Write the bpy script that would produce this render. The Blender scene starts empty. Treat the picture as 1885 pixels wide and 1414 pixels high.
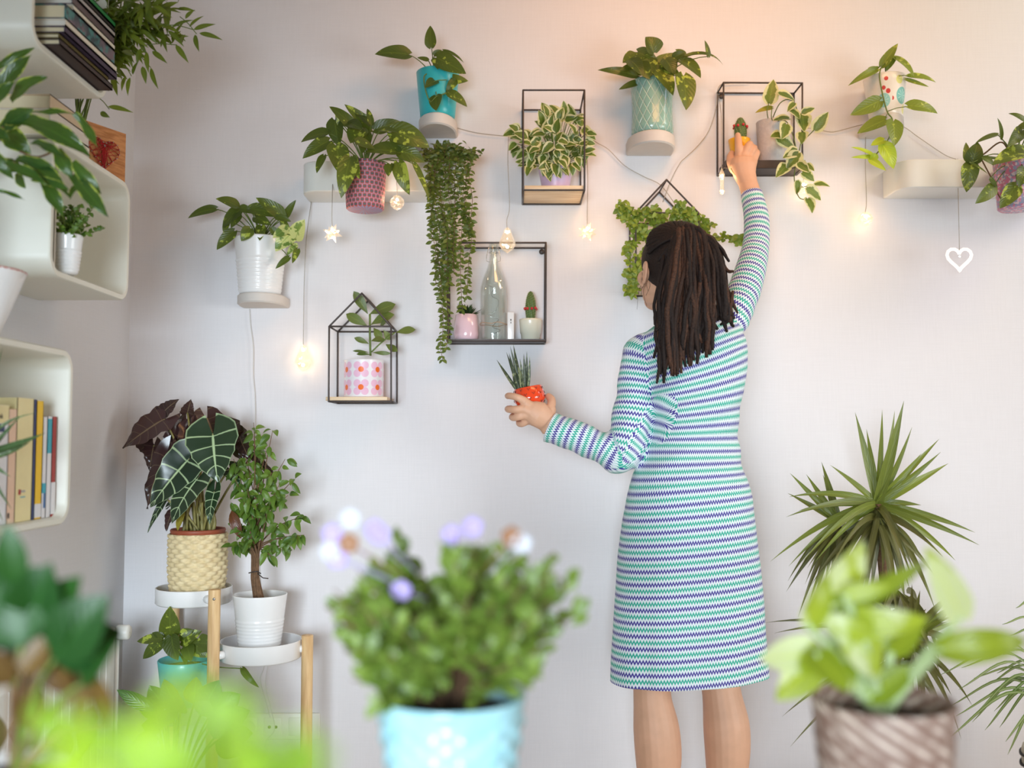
import bpy, bmesh, math, random
from mathutils import Vector, Matrix, noise, Quaternion
from math import sin, cos, pi, sqrt, atan, atan2, tan

# ------------------------------------------------------------------ camera, world, lights
SC = bpy.context.scene
COL = SC.collection
F_PX, CX, CY, DIST, EYE = 1800.0, 942.5, 707.0, 2.85, 1.10      # back wall is the plane y = 0
TILT = atan(103 / F_PX)
cd = bpy.data.cameras.new('camera'); cam = bpy.data.objects.new('camera', cd); COL.objects.link(cam)
cam.location = (0, -DIST, EYE); cam.rotation_euler = (pi / 2 + TILT, 0, 0)
cd.sensor_width = 36; cd.lens = F_PX / 1885 * 36; cd.clip_start = 0.05
cd.dof.use_dof = True; cd.dof.focus_distance = 2.55; cd.dof.aperture_fstop = 2.0
SC.camera = cam
SC.view_settings.view_transform = 'Standard'; SC.view_settings.look = 'None'
SC.view_settings.gamma = 1; SC.view_settings.use_curve_mapping = False
SC.view_settings.exposure = 0.0
SC.cycles.max_bounces = 7; SC.cycles.transparent_max_bounces = 12
SC.cycles.caustics_reflective = False; SC.cycles.caustics_refractive = False
W = bpy.data.worlds.new('world'); SC.world = W; W.use_nodes = True
bg = W.node_tree.nodes['Background']; bg.inputs[0].default_value = (0.85, 0.93, 1.1, 1); bg.inputs[1].default_value = 0.06

def area(name, loc, target, sx, sy, power, col):
    l = bpy.data.lights.new(name, 'AREA'); l.shape = 'RECTANGLE'; l.size = sx; l.size_y = sy; l.energy = power; l.color = col
    o = bpy.data.objects.new(name, l); COL.objects.link(o); o.location = loc
    o.rotation_euler = (Vector(target) - Vector(loc)).to_track_quat('-Z', 'Y').to_euler(); return o
area('window_daylight', (2.72, -2.3, 1.0), (0.6, 0, 0.6), 1.5, 1.2, 18.5, (0.97, 1.0, 0.99)).data.spread = math.radians(100)
area('rear_fill', (-0.5, -4.3, 1.0), (-0.2, 0, 0.5), 1.2, 1.0, 20.6, (0.77, 0.90, 1.0)).data.spread = math.radians(60)  # added cool fill from behind, fitted to brighten the lower wall
area('wall_wash_fill', (1.75, -0.95, 2.62), (1.35, 0.0, 1.9), 0.7, 0.5, 5.3, (1.0, 0.80, 0.30))  # added warm wash that imitates the peach glow at upper right
area('wall_wash_fill', (0.6, -1.0, 2.62), (0.4, 0.0, 2.1), 0.7, 0.5, 5.0, (1.0, 0.46, 0.17)).data.spread = math.radians(120)  # added reddish wash, fitted to warm the upper wall
area('wall_wash_fill', (2.3, -0.9, 2.62), (2.0, 0.0, 1.6), 0.8, 0.5, 7.0, (0.90, 0.84, 1.0)).data.spread = math.radians(160)  # added pale wash, fitted to the tones of the right-hand wall

# ------------------------------------------------------------------ helpers
CAM = Vector((0, -DIST, EYE))
FW = Vector((0, cos(TILT), sin(TILT))); UP = Vector((0, -sin(TILT), cos(TILT)))
def P(px, py, Y):                      # photo pixel -> the point where its ray meets the plane y = Y
    d = Vector((1, 0, 0)) * ((px - CX) / F_PX) + UP * (-(py - CY) / F_PX) + FW
    return CAM + d * ((Y + DIST) / d.y)
def S(Y): return (Y + DIST) / F_PX     # metres per pixel there
def V(*a): return Vector(a)
R = random.Random(7)
def rr(a, b): return R.uniform(a, b)

class MB:
    def __init__(s): s.v = []; s.f = []; s.uv = []; s.rn = []; s.mi = []; s.cur = 0
    def add(s, verts, faces, uvs=None, rnd=0.5):
        o = len(s.v); s.v += [tuple(p) for p in verts]
        s.uv += uvs if uvs else [(p[0], p[2]) for p in verts]
        s.rn += [rnd] * len(verts)
        s.f += [tuple(i + o for i in f) for f in faces]; s.mi += [s.cur] * len(faces)
    def build(s, name, mats, parent=None, smooth=True, label=None, org=None, auto=None):
        root = parent
        while root is not None and root.parent is not None: root = root.parent
        o = V(*root.location) if root is not None else (V(*org) if org is not None else V(0, 0, 0))
        me = bpy.data.meshes.new(name)
        me.from_pydata([(x - o.x, y - o.y, z - o.z) for x, y, z in s.v], [], s.f)
        uvl = me.uv_layers.new(name='UVMap'); n = len(me.loops)
        li = [0] * n; me.loops.foreach_get('vertex_index', li)
        fl = []
        for i in li: fl += s.uv[i]
        uvl.data.foreach_set('uv', fl)
        at = me.attributes.new('rnd', 'FLOAT', 'POINT'); at.data.foreach_set('value', s.rn)
        for m in (mats if isinstance(mats, (list, tuple)) else [mats]): me.materials.append(m)
        me.polygons.foreach_set('material_index', s.mi)
        me.update()
        ob = bpy.data.objects.new(name, me); COL.objects.link(ob)
        if smooth:
            me.shade_smooth()
            if auto: me.set_sharp_from_angle(angle=math.radians(auto))
        if parent is not None: ob.parent = parent
        else: ob.location = o
        if label: ob['label'] = label
        return ob

def tag(o, label, cat, group=None):
    o['label'] = label; o['category'] = cat
    if group: o['group'] = group
    return o
def thing(name, label, cat, loc, group=None):
    o = bpy.data.objects.new(name, None); COL.objects.link(o); o.location = loc; o.empty_display_size = 0.03
    return tag(o, label, cat, group)

def box(mb, lo, hi, bev=0.0):
    x0, y0, z0 = lo; x1, y1, z1 = hi
    if bev <= 0:
        v = [(x0,y0,z0),(x1,y0,z0),(x1,y1,z0),(x0,y1,z0),(x0,y0,z1),(x1,y0,z1),(x1,y1,z1),(x0,y1,z1)]
        mb.add(v, [(0,3,2,1),(4,5,6,7),(0,1,5,4),(1,2,6,5),(2,3,7,6),(3,0,4,7)]); return
    bm = bmesh.new(); bmesh.ops.create_cube(bm, size=1)
    for w in bm.verts:
        w.co = V((x0+x1)/2 + w.co.x*(x1-x0), (y0+y1)/2 + w.co.y*(y1-y0), (z0+z1)/2 + w.co.z*(z1-z0))
    bmesh.ops.bevel(bm, geom=bm.edges[:], offset=bev, segments=3, affect='EDGES', profile=0.5)
    bm.verts.index_update()
    mb.add([w.co.copy() for w in bm.verts], [tuple(w.index for w in f.verts) for f in bm.faces]); bm.free()

def obox(mb, c, ax, ay, az):           # oriented box from half-vectors
    v = [c+ax*i+ay*j+az*k for k in (-1,1) for j in (-1,1) for i in (-1,1)]
    mb.add(v, [(0,2,3,1),(4,5,7,6),(0,1,5,4),(1,3,7,5),(3,2,6,7),(2,0,4,6)])

def frames(pts):
    n = len(pts); T = []
    for i in range(n):
        t = (pts[min(i+1, n-1)] - pts[max(i-1, 0)]); T.append(t.normalized() if t.length > 1e-9 else V(0,0,1))
    a = V(0,0,1) if abs(T[0].z) < 0.9 else V(1,0,0)
    N = [(a - T[0]*a.dot(T[0])).normalized()]
    for i in range(1, n):
        q = T[i-1].rotation_difference(T[i]); N.append((q @ N[-1]).normalized())
    return T, N
def tube(mb, pts, rad, n=8, rnd=0.5, caps=True, flat=None, round_end=False):
    pts = [V(*p) for p in pts]
    if not isinstance(rad, (list, tuple)): rad = [rad]*len(pts)
    rad = list(rad)
    if round_end:
        d0 = (pts[0]-pts[1]).normalized(); d1 = (pts[-1]-pts[-2]).normalized()
        e0 = [(pts[0]+d0*rad[0]*0.95, rad[0]*0.3), (pts[0]+d0*rad[0]*0.6, rad[0]*0.8)]
        e1 = [(pts[-1]+d1*rad[-1]*0.6, rad[-1]*0.8), (pts[-1]+d1*rad[-1]*0.95, rad[-1]*0.3)]
        pts = [e[0] for e in e0]+pts+[e[0] for e in e1]; rad = [e[1] for e in e0]+rad+[e[1] for e in e1]
    T, N = frames(pts); vs = []; uv = []; L = 0
    for i, p in enumerate(pts):
        if i: L += (p-pts[i-1]).length
        B = T[i].cross(N[i])
        for k in range(n):
            a = 2*pi*k/n; q = N[i]*cos(a)+B*sin(a)*(flat or 1); vs.append(p+q*rad[i]); uv.append((k/n, L))
    fs = [(i*n+k, i*n+(k+1)%n, (i+1)*n+(k+1)%n, (i+1)*n+k) for i in range(len(pts)-1) for k in range(n)]
    if caps: fs += [tuple(range(n-1, -1, -1)), tuple((len(pts)-1)*n+k for k in range(n))]
    mb.add(vs, fs, uv, rnd)
def spline(ctrl, per=6):
    c = [V(*p) for p in ctrl]; c = [c[0]*2-c[1]] + c + [c[-1]*2-c[-2]]; out = []
    for i in range(1, len(c)-2):
        for k in range(per):
            t = k/per; a, b, d, e = c[i-1], c[i], c[i+1], c[i+2]
            out.append(0.5*((2*b)+(-a+d)*t+(2*a-5*b+4*d-e)*t*t+(-a+3*b-3*d+e)*t**3))
    out.append(c[-2]); return out
def lathe(mb, prof, c, n=48, disp=None, tilt=None, rnd=0.5, sy=1.0, half=False):
    c = V(*c); vs = []; uv = []
    L = [0]
    for i in range(1, len(prof)): L.append(L[-1]+sqrt((prof[i][0]-prof[i-1][0])**2+(prof[i][1]-prof[i-1][1])**2))
    for i, (r, z) in enumerate(prof):
        for k in range(n+1):
            a = 2*pi*k/n; q = r + (disp(a, z, i) if disp else 0)
            p = V(q*sin(a), -q*cos(a)*sy, z)
            if tilt is not None: p = tilt @ p
            vs.append(c+p); uv.append((k/n, z))
    m = n+1
    fs = [(i*m+k, i*m+k+1, (i+1)*m+k+1, (i+1)*m+k) for i in range(len(prof)-1) for k in range(n)]
    mb.add(vs, fs, uv, rnd)
def weld(ob, d=1e-5):
    bm = bmesh.new(); bm.from_mesh(ob.data); bmesh.ops.remove_doubles(bm, verts=bm.verts, dist=d); bm.to_mesh(ob.data); bm.free()
def ball(mb, c, r, sc=(1,1,1), n=12, m=8, rnd=0.5, rot=None):
    c = V(*c); vs = []; 
    for i in range(m+1):
        t = pi*i/m
        for k in range(n):
            a = 2*pi*k/n; p = V(sin(t)*cos(a)*sc[0], sin(t)*sin(a)*sc[1], cos(t)*sc[2])*r
            if rot is not None: p = rot @ p
            vs.append(c+p)
    fs = [(i*n+k, (i+1)*n+k, (i+1)*n+(k+1)%n, i*n+(k+1)%n) for i in range(m) for k in range(n)]
    mb.add(vs, fs, None, rnd)

SHAPES = {  # half-width along the leaf
 'heart': lambda v: (0.22+0.78*sin(pi/2*v/0.24)**0.75 if v < 0.24 else max(0.0, 1-((v-0.24)/0.76)**2.1)**0.9*(1-0.12*(v-0.24))),
 'arrow': lambda v: (0.22+0.78*sin(pi/2*v/0.20)**0.75 if v < 0.20 else max(0.0, 1-((v-0.20)/0.80)**1.45)**0.95),
 'oval': lambda v: max(0.02, sin(pi*v**0.85))**0.8,
 'obov': lambda v: max(0.02, sin(pi*v**1.35))**0.75,
 'lance': lambda v: max(0.02, sin(pi*v**0.7))**1.0 if v < 1 else 0.0,
 'strap': lambda v: (0.55+0.9*v if v < 0.5 else 1.0)*(1 if v < 0.5 else max(0.0, 1-((v-0.5)/0.5)**1.8)),
 'blade': lambda v: (0.8+0.2*sin(pi*v))*(1-v**2.2),
}
def leaf(mb, base, tip, w, nrm, curl=0.0, fold=0.25, shape='heart', seg=8, wav=0.0, lobe=0.0, droop=0.0, rnd=None, cross=None, scal=0.0):
    base = V(*base); tip = V(*tip); a = tip-base; L = a.length
    if L < 1e-6: return
    t = a/L; n = V(*nrm); n = n - t*n.dot(t)
    if n.length < 1e-4: n = t.orthogonal()
    n.normalize(); s = t.cross(n); hw = w/2; f = SHAPES[shape]; rnd = R.random() if rnd is None else rnd
    us = cross or (-1, -0.55, 0, 0.55, 1); seg = seg+3 if shape == 'heart' else seg; vs = []; uv = []; ph = rr(0, 6)
    for i in range(seg+1):
        v = (i/seg)**1.25 if shape in ('heart', 'arrow') else i/seg; wd = max(f(v), 0.0) * hw * (1+scal*cos(v*31.4+ph))
        if i == seg: wd = hw*0.01
        for u in us:
            tt = v - lobe*abs(u)**1.3*(1-v)**3 if lobe else v
            p = base + t*(L*tt) + s*(wd*u) + n*(curl*L*4*v*(1-v)) + n*(fold*wd*abs(u))
            if droop: p = p + V(0,0,-1)*(droop*L*v*v)
            if wav: p = p + n*(wav*L*sin(v*11+ph+u*2.0)*abs(u))
            vs.append(p); uv.append(((u+1)/2, v))
    m = len(us)
    fs = [(i*m+k, i*m+k+1, (i+1)*m+k+1, (i+1)*m+k) for i in range(seg) for k in range(m-1)]
    mb.add(vs, fs, uv, rnd)
NC = V(0, -1, 0.35)
def rn(a=0.4): return (NC + V(rr(-a, a), rr(-a, a)*0.4, rr(-a, a))).normalized()
def lpx(mb, bx, by, tx, ty, w, Y, dY=0.0, shape='heart', **k):
    b = P(bx, by, Y); t = P(tx, ty, Y+dY); nrm = k.pop('nrm', None) or rn()
    leaf(mb, b, t, w*S(Y), nrm, shape=shape, **k); return b
def petiole(mb, o, b, r=0.0014, up=0.25, n=6):
    o = V(*o); b = V(*b); m = (o+b)/2 + V(0, 0, (b-o).length*up)
    tube(mb, [o*(1-t)**2+m*2*t*(1-t)+b*t*t for t in [i/7 for i in range(8)]], [r*(1.3-0.4*i/7) for i in range(8)], n)

# ------------------------------------------------------------------ materials
def newmat(name):
    m = bpy.data.materials.new(name); m.use_nodes = True; nt = m.node_tree; nt.nodes.clear()
    out = nt.nodes.new('ShaderNodeOutputMaterial'); return m, nt, out
def M(nt, op, a, b=None, c=None):
    n = nt.nodes.new('ShaderNodeMath'); n.operation = op
    for i, x in enumerate((a, b, c)):
        if x is None: continue
        if isinstance(x, (int, float)): n.inputs[i].default_value = x
        else: nt.links.new(x, n.inputs[i])
    return n.outputs[0]
def sstep(nt, x, a, b):
    n = nt.nodes.new('ShaderNodeMapRange'); n.interpolation_type = 'SMOOTHSTEP'
    nt.links.new(x, n.inputs[0]); n.inputs[1].default_value = a; n.inputs[2].default_value = b; return n.outputs[0]
def MIX(nt, f, a, b):
    n = nt.nodes.new('ShaderNodeMix'); n.data_type = 'RGBA'
    for i, x in ((0, f), (6, a), (7, b)):
        if isinstance(x, (int, float)): n.inputs[i].default_value = x
        elif isinstance(x, tuple): n.inputs[i].default_value = (*x, 1)[:4]
        else: nt.links.new(x, n.inputs[i])
    return n.outputs[2]
def NOISE(nt, scale, detail=3, vec=None, coord='Object'):
    n = nt.nodes.new('ShaderNodeTexNoise'); n.inputs['Scale'].default_value = scale; n.inputs['Detail'].default_value = detail
    if vec is None:
        tc = nt.nodes.new('ShaderNodeTexCoord'); vec = tc.outputs[coord]
    nt.links.new(vec, n.inputs['Vector']); return n.outputs['Fac']
def UV(nt):
    u = nt.nodes.new('ShaderNodeUVMap'); s = nt.nodes.new('ShaderNodeSeparateXYZ'); nt.links.new(u.outputs[0], s.inputs[0]); return s.outputs[0], s.outputs[1]
def BSDF(nt, out, col, rough=0.5, metal=0.0, spec=0.5, coat=0.0, bump=None, bstr=0.3, bdist=0.002, emis=None, estr=0):
    b = nt.nodes.new('ShaderNodeBsdfPrincipled')
    if isinstance(col, tuple): b.inputs['Base Color'].default_value = (*col, 1)[:4]
    else: nt.links.new(col, b.inputs['Base Color'])
    if isinstance(rough, (int, float)): b.inputs['Roughness'].default_value = rough
    else: nt.links.new(rough, b.inputs['Roughness'])
    b.inputs['Metallic'].default_value = metal; b.inputs['Specular IOR Level'].default_value = spec
    b.inputs['Coat Weight'].default_value = coat
    if bump is not None:
        n = nt.nodes.new('ShaderNodeBump'); n.inputs['Strength'].default_value = bstr; n.inputs['Distance'].default_value = bdist
        nt.links.new(bump, n.inputs['Height']); nt.links.new(n.outputs[0], b.inputs['Normal'])
    if emis: b.inputs['Emission Color'].default_value = (*emis, 1); b.inputs['Emission Strength'].default_value = estr
    if out is not None: nt.links.new(b.outputs[0], out.inputs[0])
    return b
def srgb(r, g, b): 
    f = lambda c: ((c/255+0.055)/1.055)**2.4 if c > 10 else c/255/12.92
    return (f(r), f(g), f(b))
def plain(name, col, rough=0.5, metal=0.0, var=0.06, scale=40, bump=0.0, spec=0.5, coat=0.0):
    m, nt, out = newmat(name)
    n = NOISE(nt, scale); d = tuple(c*(1-var*2) for c in col); l = tuple(min(1, c*(1+var)) for c in col)
    BSDF(nt, out, MIX(nt, n, d, l), rough, metal, spec, coat, bump=n if bump else None, bstr=bump, bdist=0.003); return m

def leafmat(name, dark, light, vein=None, var=None, vamt=0.0, edge=None, eamt=0.0, rough=0.35, trans=0.22, ribs=0, under=None, vscale=60, gloss=0.5, midw=0.05):
    m, nt, out = newmat(name); u, v = UV(nt)
    at = nt.nodes.new('ShaderNodeAttribute'); at.attribute_name = 'rnd'; r = at.outputs['Fac']
    au = M(nt, 'ABSOLUTE', M(nt, 'SUBTRACT', M(nt, 'MULTIPLY', u, 2.0), 1.0))
    nz = NOISE(nt, vscale, 4)
    col = MIX(nt, M(nt, 'ADD', M(nt, 'MULTIPLY', r, 0.75), M(nt, 'MULTIPLY', nz, 0.25)), dark, light)
    if var:
        th = 1.0-vamt; x = M(nt, 'ADD', nz, M(nt, 'MULTIPLY', M(nt, 'SUBTRACT', r, 0.5), 0.16))
        col = MIX(nt, sstep(nt, x, th-0.03, th+0.03), col, var)
    if edge:
        x = M(nt, 'ADD', au, M(nt, 'MULTIPLY', M(nt, 'SUBTRACT', nz, 0.5), 0.9))
        col = MIX(nt, sstep(nt, x, 1-eamt-0.06, 1-eamt+0.06), col, edge)
    vn = vein or tuple(c*1.5 for c in light)
    mid = M(nt, 'SUBTRACT', 1.0, sstep(nt, au, midw*0.5, midw*1.6))
    if ribs:
        w = M(nt, 'SINE', M(nt, 'MULTIPLY', M(nt, 'SUBTRACT', v, M(nt, 'MULTIPLY', au, 0.16)), ribs*2*pi))
        rb = sstep(nt, w, 0.90 if under is None else 0.95, 1.0); mid = M(nt, 'MAXIMUM', mid, M(nt, 'MULTIPLY', rb, 0.85 if under is None else 0.4))
        if under is None: mid = M(nt, 'MAXIMUM', mid, M(nt, 'MULTIPLY', sstep(nt, au, 0.93, 0.985), 0.7))
    else:
        w = M(nt, 'SINE', M(nt, 'MULTIPLY', M(nt, 'SUBTRACT', v, M(nt, 'MULTIPLY', au, 0.35)), 50.0))
        mid = M(nt, 'MAXIMUM', M(nt, 'MULTIPLY', mid, 0.6), M(nt, 'MULTIPLY', sstep(nt, w, 0.6, 1.0), 0.12))
    col = MIX(nt, mid, col, vn)
    b = BSDF(nt, None, col, rough, spec=gloss, bump=w, bstr=0.15, bdist=0.001)
    t = nt.nodes.new('ShaderNodeBsdfTranslucent'); nt.links.new(MIX(nt, 0.5, col, (0.55, 0.75, 0.08)), t.inputs[0])
    mx = nt.nodes.new('ShaderNodeMixShader'); mx.inputs[0].default_value = trans
    nt.links.new(b.outputs[0], mx.inputs[1]); nt.links.new(t.outputs[0], mx.inputs[2]); nt.links.new(mx.outputs[0], out.inputs[0])
    return m

def wood(name, c1, c2, scale=8, axis=(1, 12, 12), rough=0.5):
    m, nt, out = newmat(name); tc = nt.nodes.new('ShaderNodeTexCoord'); mp = nt.nodes.new('ShaderNodeMapping')
    mp.inputs['Scale'].default_value = axis; nt.links.new(tc.outputs['Object'], mp.inputs[0])
    n = NOISE(nt, scale, 5, mp.outputs[0]); BSDF(nt, out, MIX(nt, sstep(nt, n, 0.3, 0.7), c1, c2), rough, bump=n, bstr=0.08); return m
def emit(name, col, s):
    m, nt, out = newmat(name); BSDF(nt, out, col, 0.4, emis=col, estr=s); return m
def clear(name, tint, fac=0.12, glow=None, gs=0.0, k=0.75):
    m, nt, out = newmat(name); lw = nt.nodes.new('ShaderNodeLayerWeight'); lw.inputs[0].default_value = 0.35
    tr = nt.nodes.new('ShaderNodeBsdfTransparent'); tr.inputs[0].default_value = (*tint, 1)
    gl = nt.nodes.new('ShaderNodeBsdfGlossy'); gl.inputs['Roughness'].default_value = 0.05
    mx = nt.nodes.new('ShaderNodeMixShader')
    nt.links.new(M(nt, 'ADD', M(nt, 'MULTIPLY', lw.outputs['Facing'], k), fac), mx.inputs[0])
    nt.links.new(tr.outputs[0], mx.inputs[1]); nt.links.new(gl.outputs[0], mx.inputs[2]); last = mx.outputs[0]
    if glow:
        e = nt.nodes.new('ShaderNodeEmission'); e.inputs[0].default_value = (*glow, 1); e.inputs[1].default_value = gs
        a = nt.nodes.new('ShaderNodeAddShader'); nt.links.new(last, a.inputs[0]); nt.links.new(e.outputs[0], a.inputs[1]); last = a.outputs[0]
    nt.links.new(last, out.inputs[0]); return m

def wallmat(name, col):
    m, nt, out = newmat(name); tc = nt.nodes.new('ShaderNodeTexCoord')
    def st(sc):
        mp = nt.nodes.new('ShaderNodeMapping'); mp.inputs['Scale'].default_value = sc; nt.links.new(tc.outputs['Object'], mp.inputs[0]); return NOISE(nt, 6, 2, mp.outputs[0])
    w = M(nt, 'ADD', st((40, 40, 2)), st((2, 2, 60)))
    BSDF(nt, out, MIX(nt, sstep(nt, w, 0.6, 1.4), tuple(c*0.965 for c in col), col), 0.8, spec=0.2, bump=w, bstr=0.12, bdist=0.001); return m

MT = {}
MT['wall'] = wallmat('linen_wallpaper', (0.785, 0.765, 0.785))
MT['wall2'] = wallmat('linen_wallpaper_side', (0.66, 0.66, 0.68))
MT['ceil'] = plain('ceiling_paint', (0.8, 0.8, 0.8), 0.9, var=0.01)
MT['floor'] = wood('oak_floor', (0.42, 0.27, 0.15), (0.55, 0.38, 0.22), 3, (8, 1, 1))
MT['white'] = plain('white_lacquer', (0.82, 0.82, 0.78), 0.35, var=0.01)
MT['cream'] = plain('cream_lacquer', (0.80, 0.79, 0.70), 0.4, var=0.01)
MT['wpot'] = plain('white_ceramic', (0.86, 0.86, 0.86), 0.25, var=0.01, coat=0.3)
MT['wood'] = wood('pale_bamboo', (0.62, 0.38, 0.17), (0.80, 0.56, 0.29), 6, (14, 14, 1.5))
MT['board'] = wood('pine_board', (0.70, 0.50, 0.30), (0.85, 0.68, 0.47), 5, (2, 14, 14))
MT['tablew'] = wood('table_wood', (0.35, 0.22, 0.12), (0.5, 0.33, 0.2), 5, (2, 14, 14))
MT['black'] = plain('dark_metal', (0.075, 0.06, 0.055), 0.45, 0.5, var=0.1)
MT['disc'] = plain('painted_shelf', (0.66, 0.62, 0.58), 0.7, var=0.03)
MT['soil'] = plain('potting_soil', (0.04, 0.025, 0.015), 0.95, var=0.4, scale=300, bump=1)
MT['stem'] = plain('green_stem', (0.14, 0.20, 0.03), 0.5, var=0.2)
MT['bark'] = plain('brown_bark', (0.20, 0.105, 0.05), 0.8, var=0.35, scale=150, bump=0.8)
MT['wire'] = plain('light_wire', (0.42, 0.38, 0.33), 0.4, 0.4, var=0.1)
MT['cable'] = plain('white_cable', (0.66, 0.66, 0.64), 0.5, var=0.02)
MT['steel'] = plain('steel', (0.55, 0.55, 0.55), 0.25, 1.0, var=0.03)
G1, G2 = (0.034, 0.060, 0.010), (0.100, 0.135, 0.018)
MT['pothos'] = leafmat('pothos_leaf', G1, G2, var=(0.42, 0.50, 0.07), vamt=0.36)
MT['pothosR'] = leafmat('pothos_leaf_sunlit', (0.12, 0.18, 0.02), (0.22, 0.28, 0.03), var=(0.5, 0.55, 0.1), vamt=0.36)  # lighter copy of the pothos greens, stronger light put into the colour
MT['lime'] = leafmat('young_lime_leaf', (0.35, 0.48, 0.02), (0.5, 0.62, 0.04))
MT['njoy'] = leafmat('cream_variegated_leaf', (0.06, 0.12, 0.02), (0.14, 0.20, 0.03), edge=(0.72, 0.70, 0.40), eamt=0.38)
MT['marble'] = leafmat('marbled_cream_leaf', (0.10, 0.20, 0.04), (0.2, 0.3, 0.06), var=(0.70, 0.72, 0.28), vamt=0.56, vscale=45)
MT['trail'] = leafmat('trailing_leaf', (0.045, 0.075, 0.014), (0.14, 0.18, 0.03))
MT['clusia'] = leafmat('fleshy_leaf', (0.07, 0.11, 0.025), (0.15, 0.19, 0.04), trans=0.08, rough=0.4)
MT['ivy'] = leafmat('ivy_leaf', (0.13, 0.20, 0.02), (0.30, 0.38, 0.05))
MT['bamboo'] = leafmat('bamboo_leaf', (0.05, 0.09, 0.012), (0.17, 0.21, 0.02))
MT['drac'] = leafmat('striped_dracaena_leaf', (0.02, 0.07, 0.015), (0.05, 0.13, 0.02), edge=(0.50, 0.58, 0.10), eamt=0.08, rough=0.25)
MT['aloe'] = leafmat('aloe_leaf', (0.04, 0.09, 0.03), (0.10, 0.16, 0.06), var=(0.3, 0.38, 0.2), vamt=0.36, vscale=200, trans=0.05)
MT['aloc'] = leafmat('veined_black_green_leaf', (0.008, 0.022, 0.012), (0.018, 0.04, 0.018), vein=(0.42, 0.55, 0.30), ribs=5, rough=0.25, trans=0.04, midw=0.045)
MT['alod'] = leafmat('purple_leaf_underside', (0.030, 0.012, 0.014), (0.07, 0.03, 0.032), vein=(0.20, 0.14, 0.08), ribs=6, under=1, rough=0.2, trans=0.03)
MT['yleaf'] = leafmat('yellowing_leaf', (0.30, 0.24, 0.02), (0.4, 0.34, 0.04))
MT['dleaf'] = leafmat('dry_red_brown_leaf', (0.10, 0.02, 0.01), (0.2, 0.06, 0.03))
MT['ficus'] = leafmat('small_ficus_leaf', (0.03, 0.09, 0.015), (0.14, 0.24, 0.03))
MT['shrub'] = leafmat('shrub_leaf', (0.06, 0.12, 0.012), (0.26, 0.36, 0.06))
MT['dg'] = leafmat('dark_fleshy_leaf', (0.008, 0.040, 0.008), (0.02, 0.075, 0.012), trans=0.04, gloss=.25)
MT['dr'] = leafmat('reddish_leaf_underside', (0.07, 0.035, 0.012), (0.14, 0.08, 0.02), trans=0.08, gloss=.25)
MT['bright'] = leafmat('bright_spring_leaf', (0.20, 0.38, 0.015), (0.42, 0.58, 0.035), trans=0.4)
MT['pstem'] = plain('pale_green_stem', (0.50,0.60,0.30), 0.5, var=0.1)
MT['chart'] = leafmat('chartreuse_leaf', (0.17, 0.25, 0.012), (0.52, 0.60, 0.045), var=(0.80, 0.85, 0.45), vamt=0.42, vscale=14, trans=0.4)
MT['palm'] = leafmat('narrow_blade_leaf', (0.09, 0.11, 0.02), (0.22, 0.27, 0.035), vein=(0.3, 0.34, 0.06), trans=0.12)
MT['palmd'] = leafmat('older_blade_leaf', (0.07, 0.06, 0.02), (0.15, 0.15, 0.04), trans=0.1)
MT['spider'] = leafmat('striped_ribbon_leaf', (0.10, 0.19, 0.04), (0.17, 0.28, 0.06), vein=(0.62, 0.66, 0.38), midw=0.35)
MT['hawo'] = leafmat('pointed_succulent_leaf', (0.02, 0.05, 0.02), (0.05, 0.09, 0.03), trans=0.02)
MT['sans'] = leafmat('mottled_sword_leaf', (0.035, 0.05, 0.03), (0.09, 0.11, 0.06), var=(0.24, 0.27, 0.14), vamt=0.44, vscale=120, trans=0.02)
# ------------------------------------------------------------------ the room
def struct(name, lo, hi, m):
    b = MB(); box(b, lo, hi); o = b.build(name, m, smooth=False, org=lo); o['kind'] = 'structure'; return o
XL, XR, YB, ZC = -1.12, 2.80, -4.8, 2.75
struct('wall_back', (XL-0.1, 0, -0.05), (XR+0.1, 0.1, ZC), MT['wall'])
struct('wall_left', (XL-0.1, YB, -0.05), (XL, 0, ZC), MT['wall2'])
struct('floor', (XL-0.1, YB, -0.05), (XR+0.1, 0.1, 0), MT['floor'])
struct('ceiling', (XL-0.1, YB, ZC), (XR+0.1, 0.1, ZC+0.1), MT['ceil'])
w = MB()                                   # right wall with its window opening
for lo, hi in (((XR,-4.8,-0.05),(XR+0.1,-3.3,ZC)), ((XR,-1.3,-0.05),(XR+0.1,0.1,ZC)), ((XR,-3.3,-0.05),(XR+0.1,-1.3,0.65)), ((XR,-3.3,2.45),(XR+0.1,-1.3,ZC))): box(w, lo, hi)
w.build('wall_right', MT['wall'], smooth=False)['kind'] = 'structure'

# ------------------------------------------------------------------ plant and pot builders
def soil(root, c, r): 
    b = MB(); lathe(b, [(r, 0), (r*0.7, 0.004), (0.0005, 0.006)], c, 24); b.build('soil', MT['soil'], root)
def pot(root, c, prof, m, n=48, disp=None, tilt=None, soil_z=None, soil_r=None, name='pot', label=None, uvs=None):
    b = MB(); lathe(b, prof, c, n, disp, tilt); o = b.build(name, m, root, label=label); weld(o)
    if soil_z is not None: soil(root, V(*c)+V(0, 0, soil_z), soil_r)
    return o
def taper(r0, r1, h, th=0.003, inner=0.05, ribs=None, round_=0.004):
    p = [(0.001, 0), (r0-round_, 0), (r0, round_)]
    K = 60 if ribs else 6
    for i in range(1, K+1):
        t = i/K; z = round_+(h-round_)*t; r = r0+(r1-r0)*t
        if ribs and ribs[0] < t < ribs[1]: r += 0.0016*abs(sin((t-ribs[0])/(ribs[1]-ribs[0])*pi*ribs[2]))
        p.append((r, z))
    p += [(r1-th*0.4, h+0.0015), (r1-th, h)]; ri = r1-th-(r1-r0)*inner/h
    p.append((ri, h-inner)); return p
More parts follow.
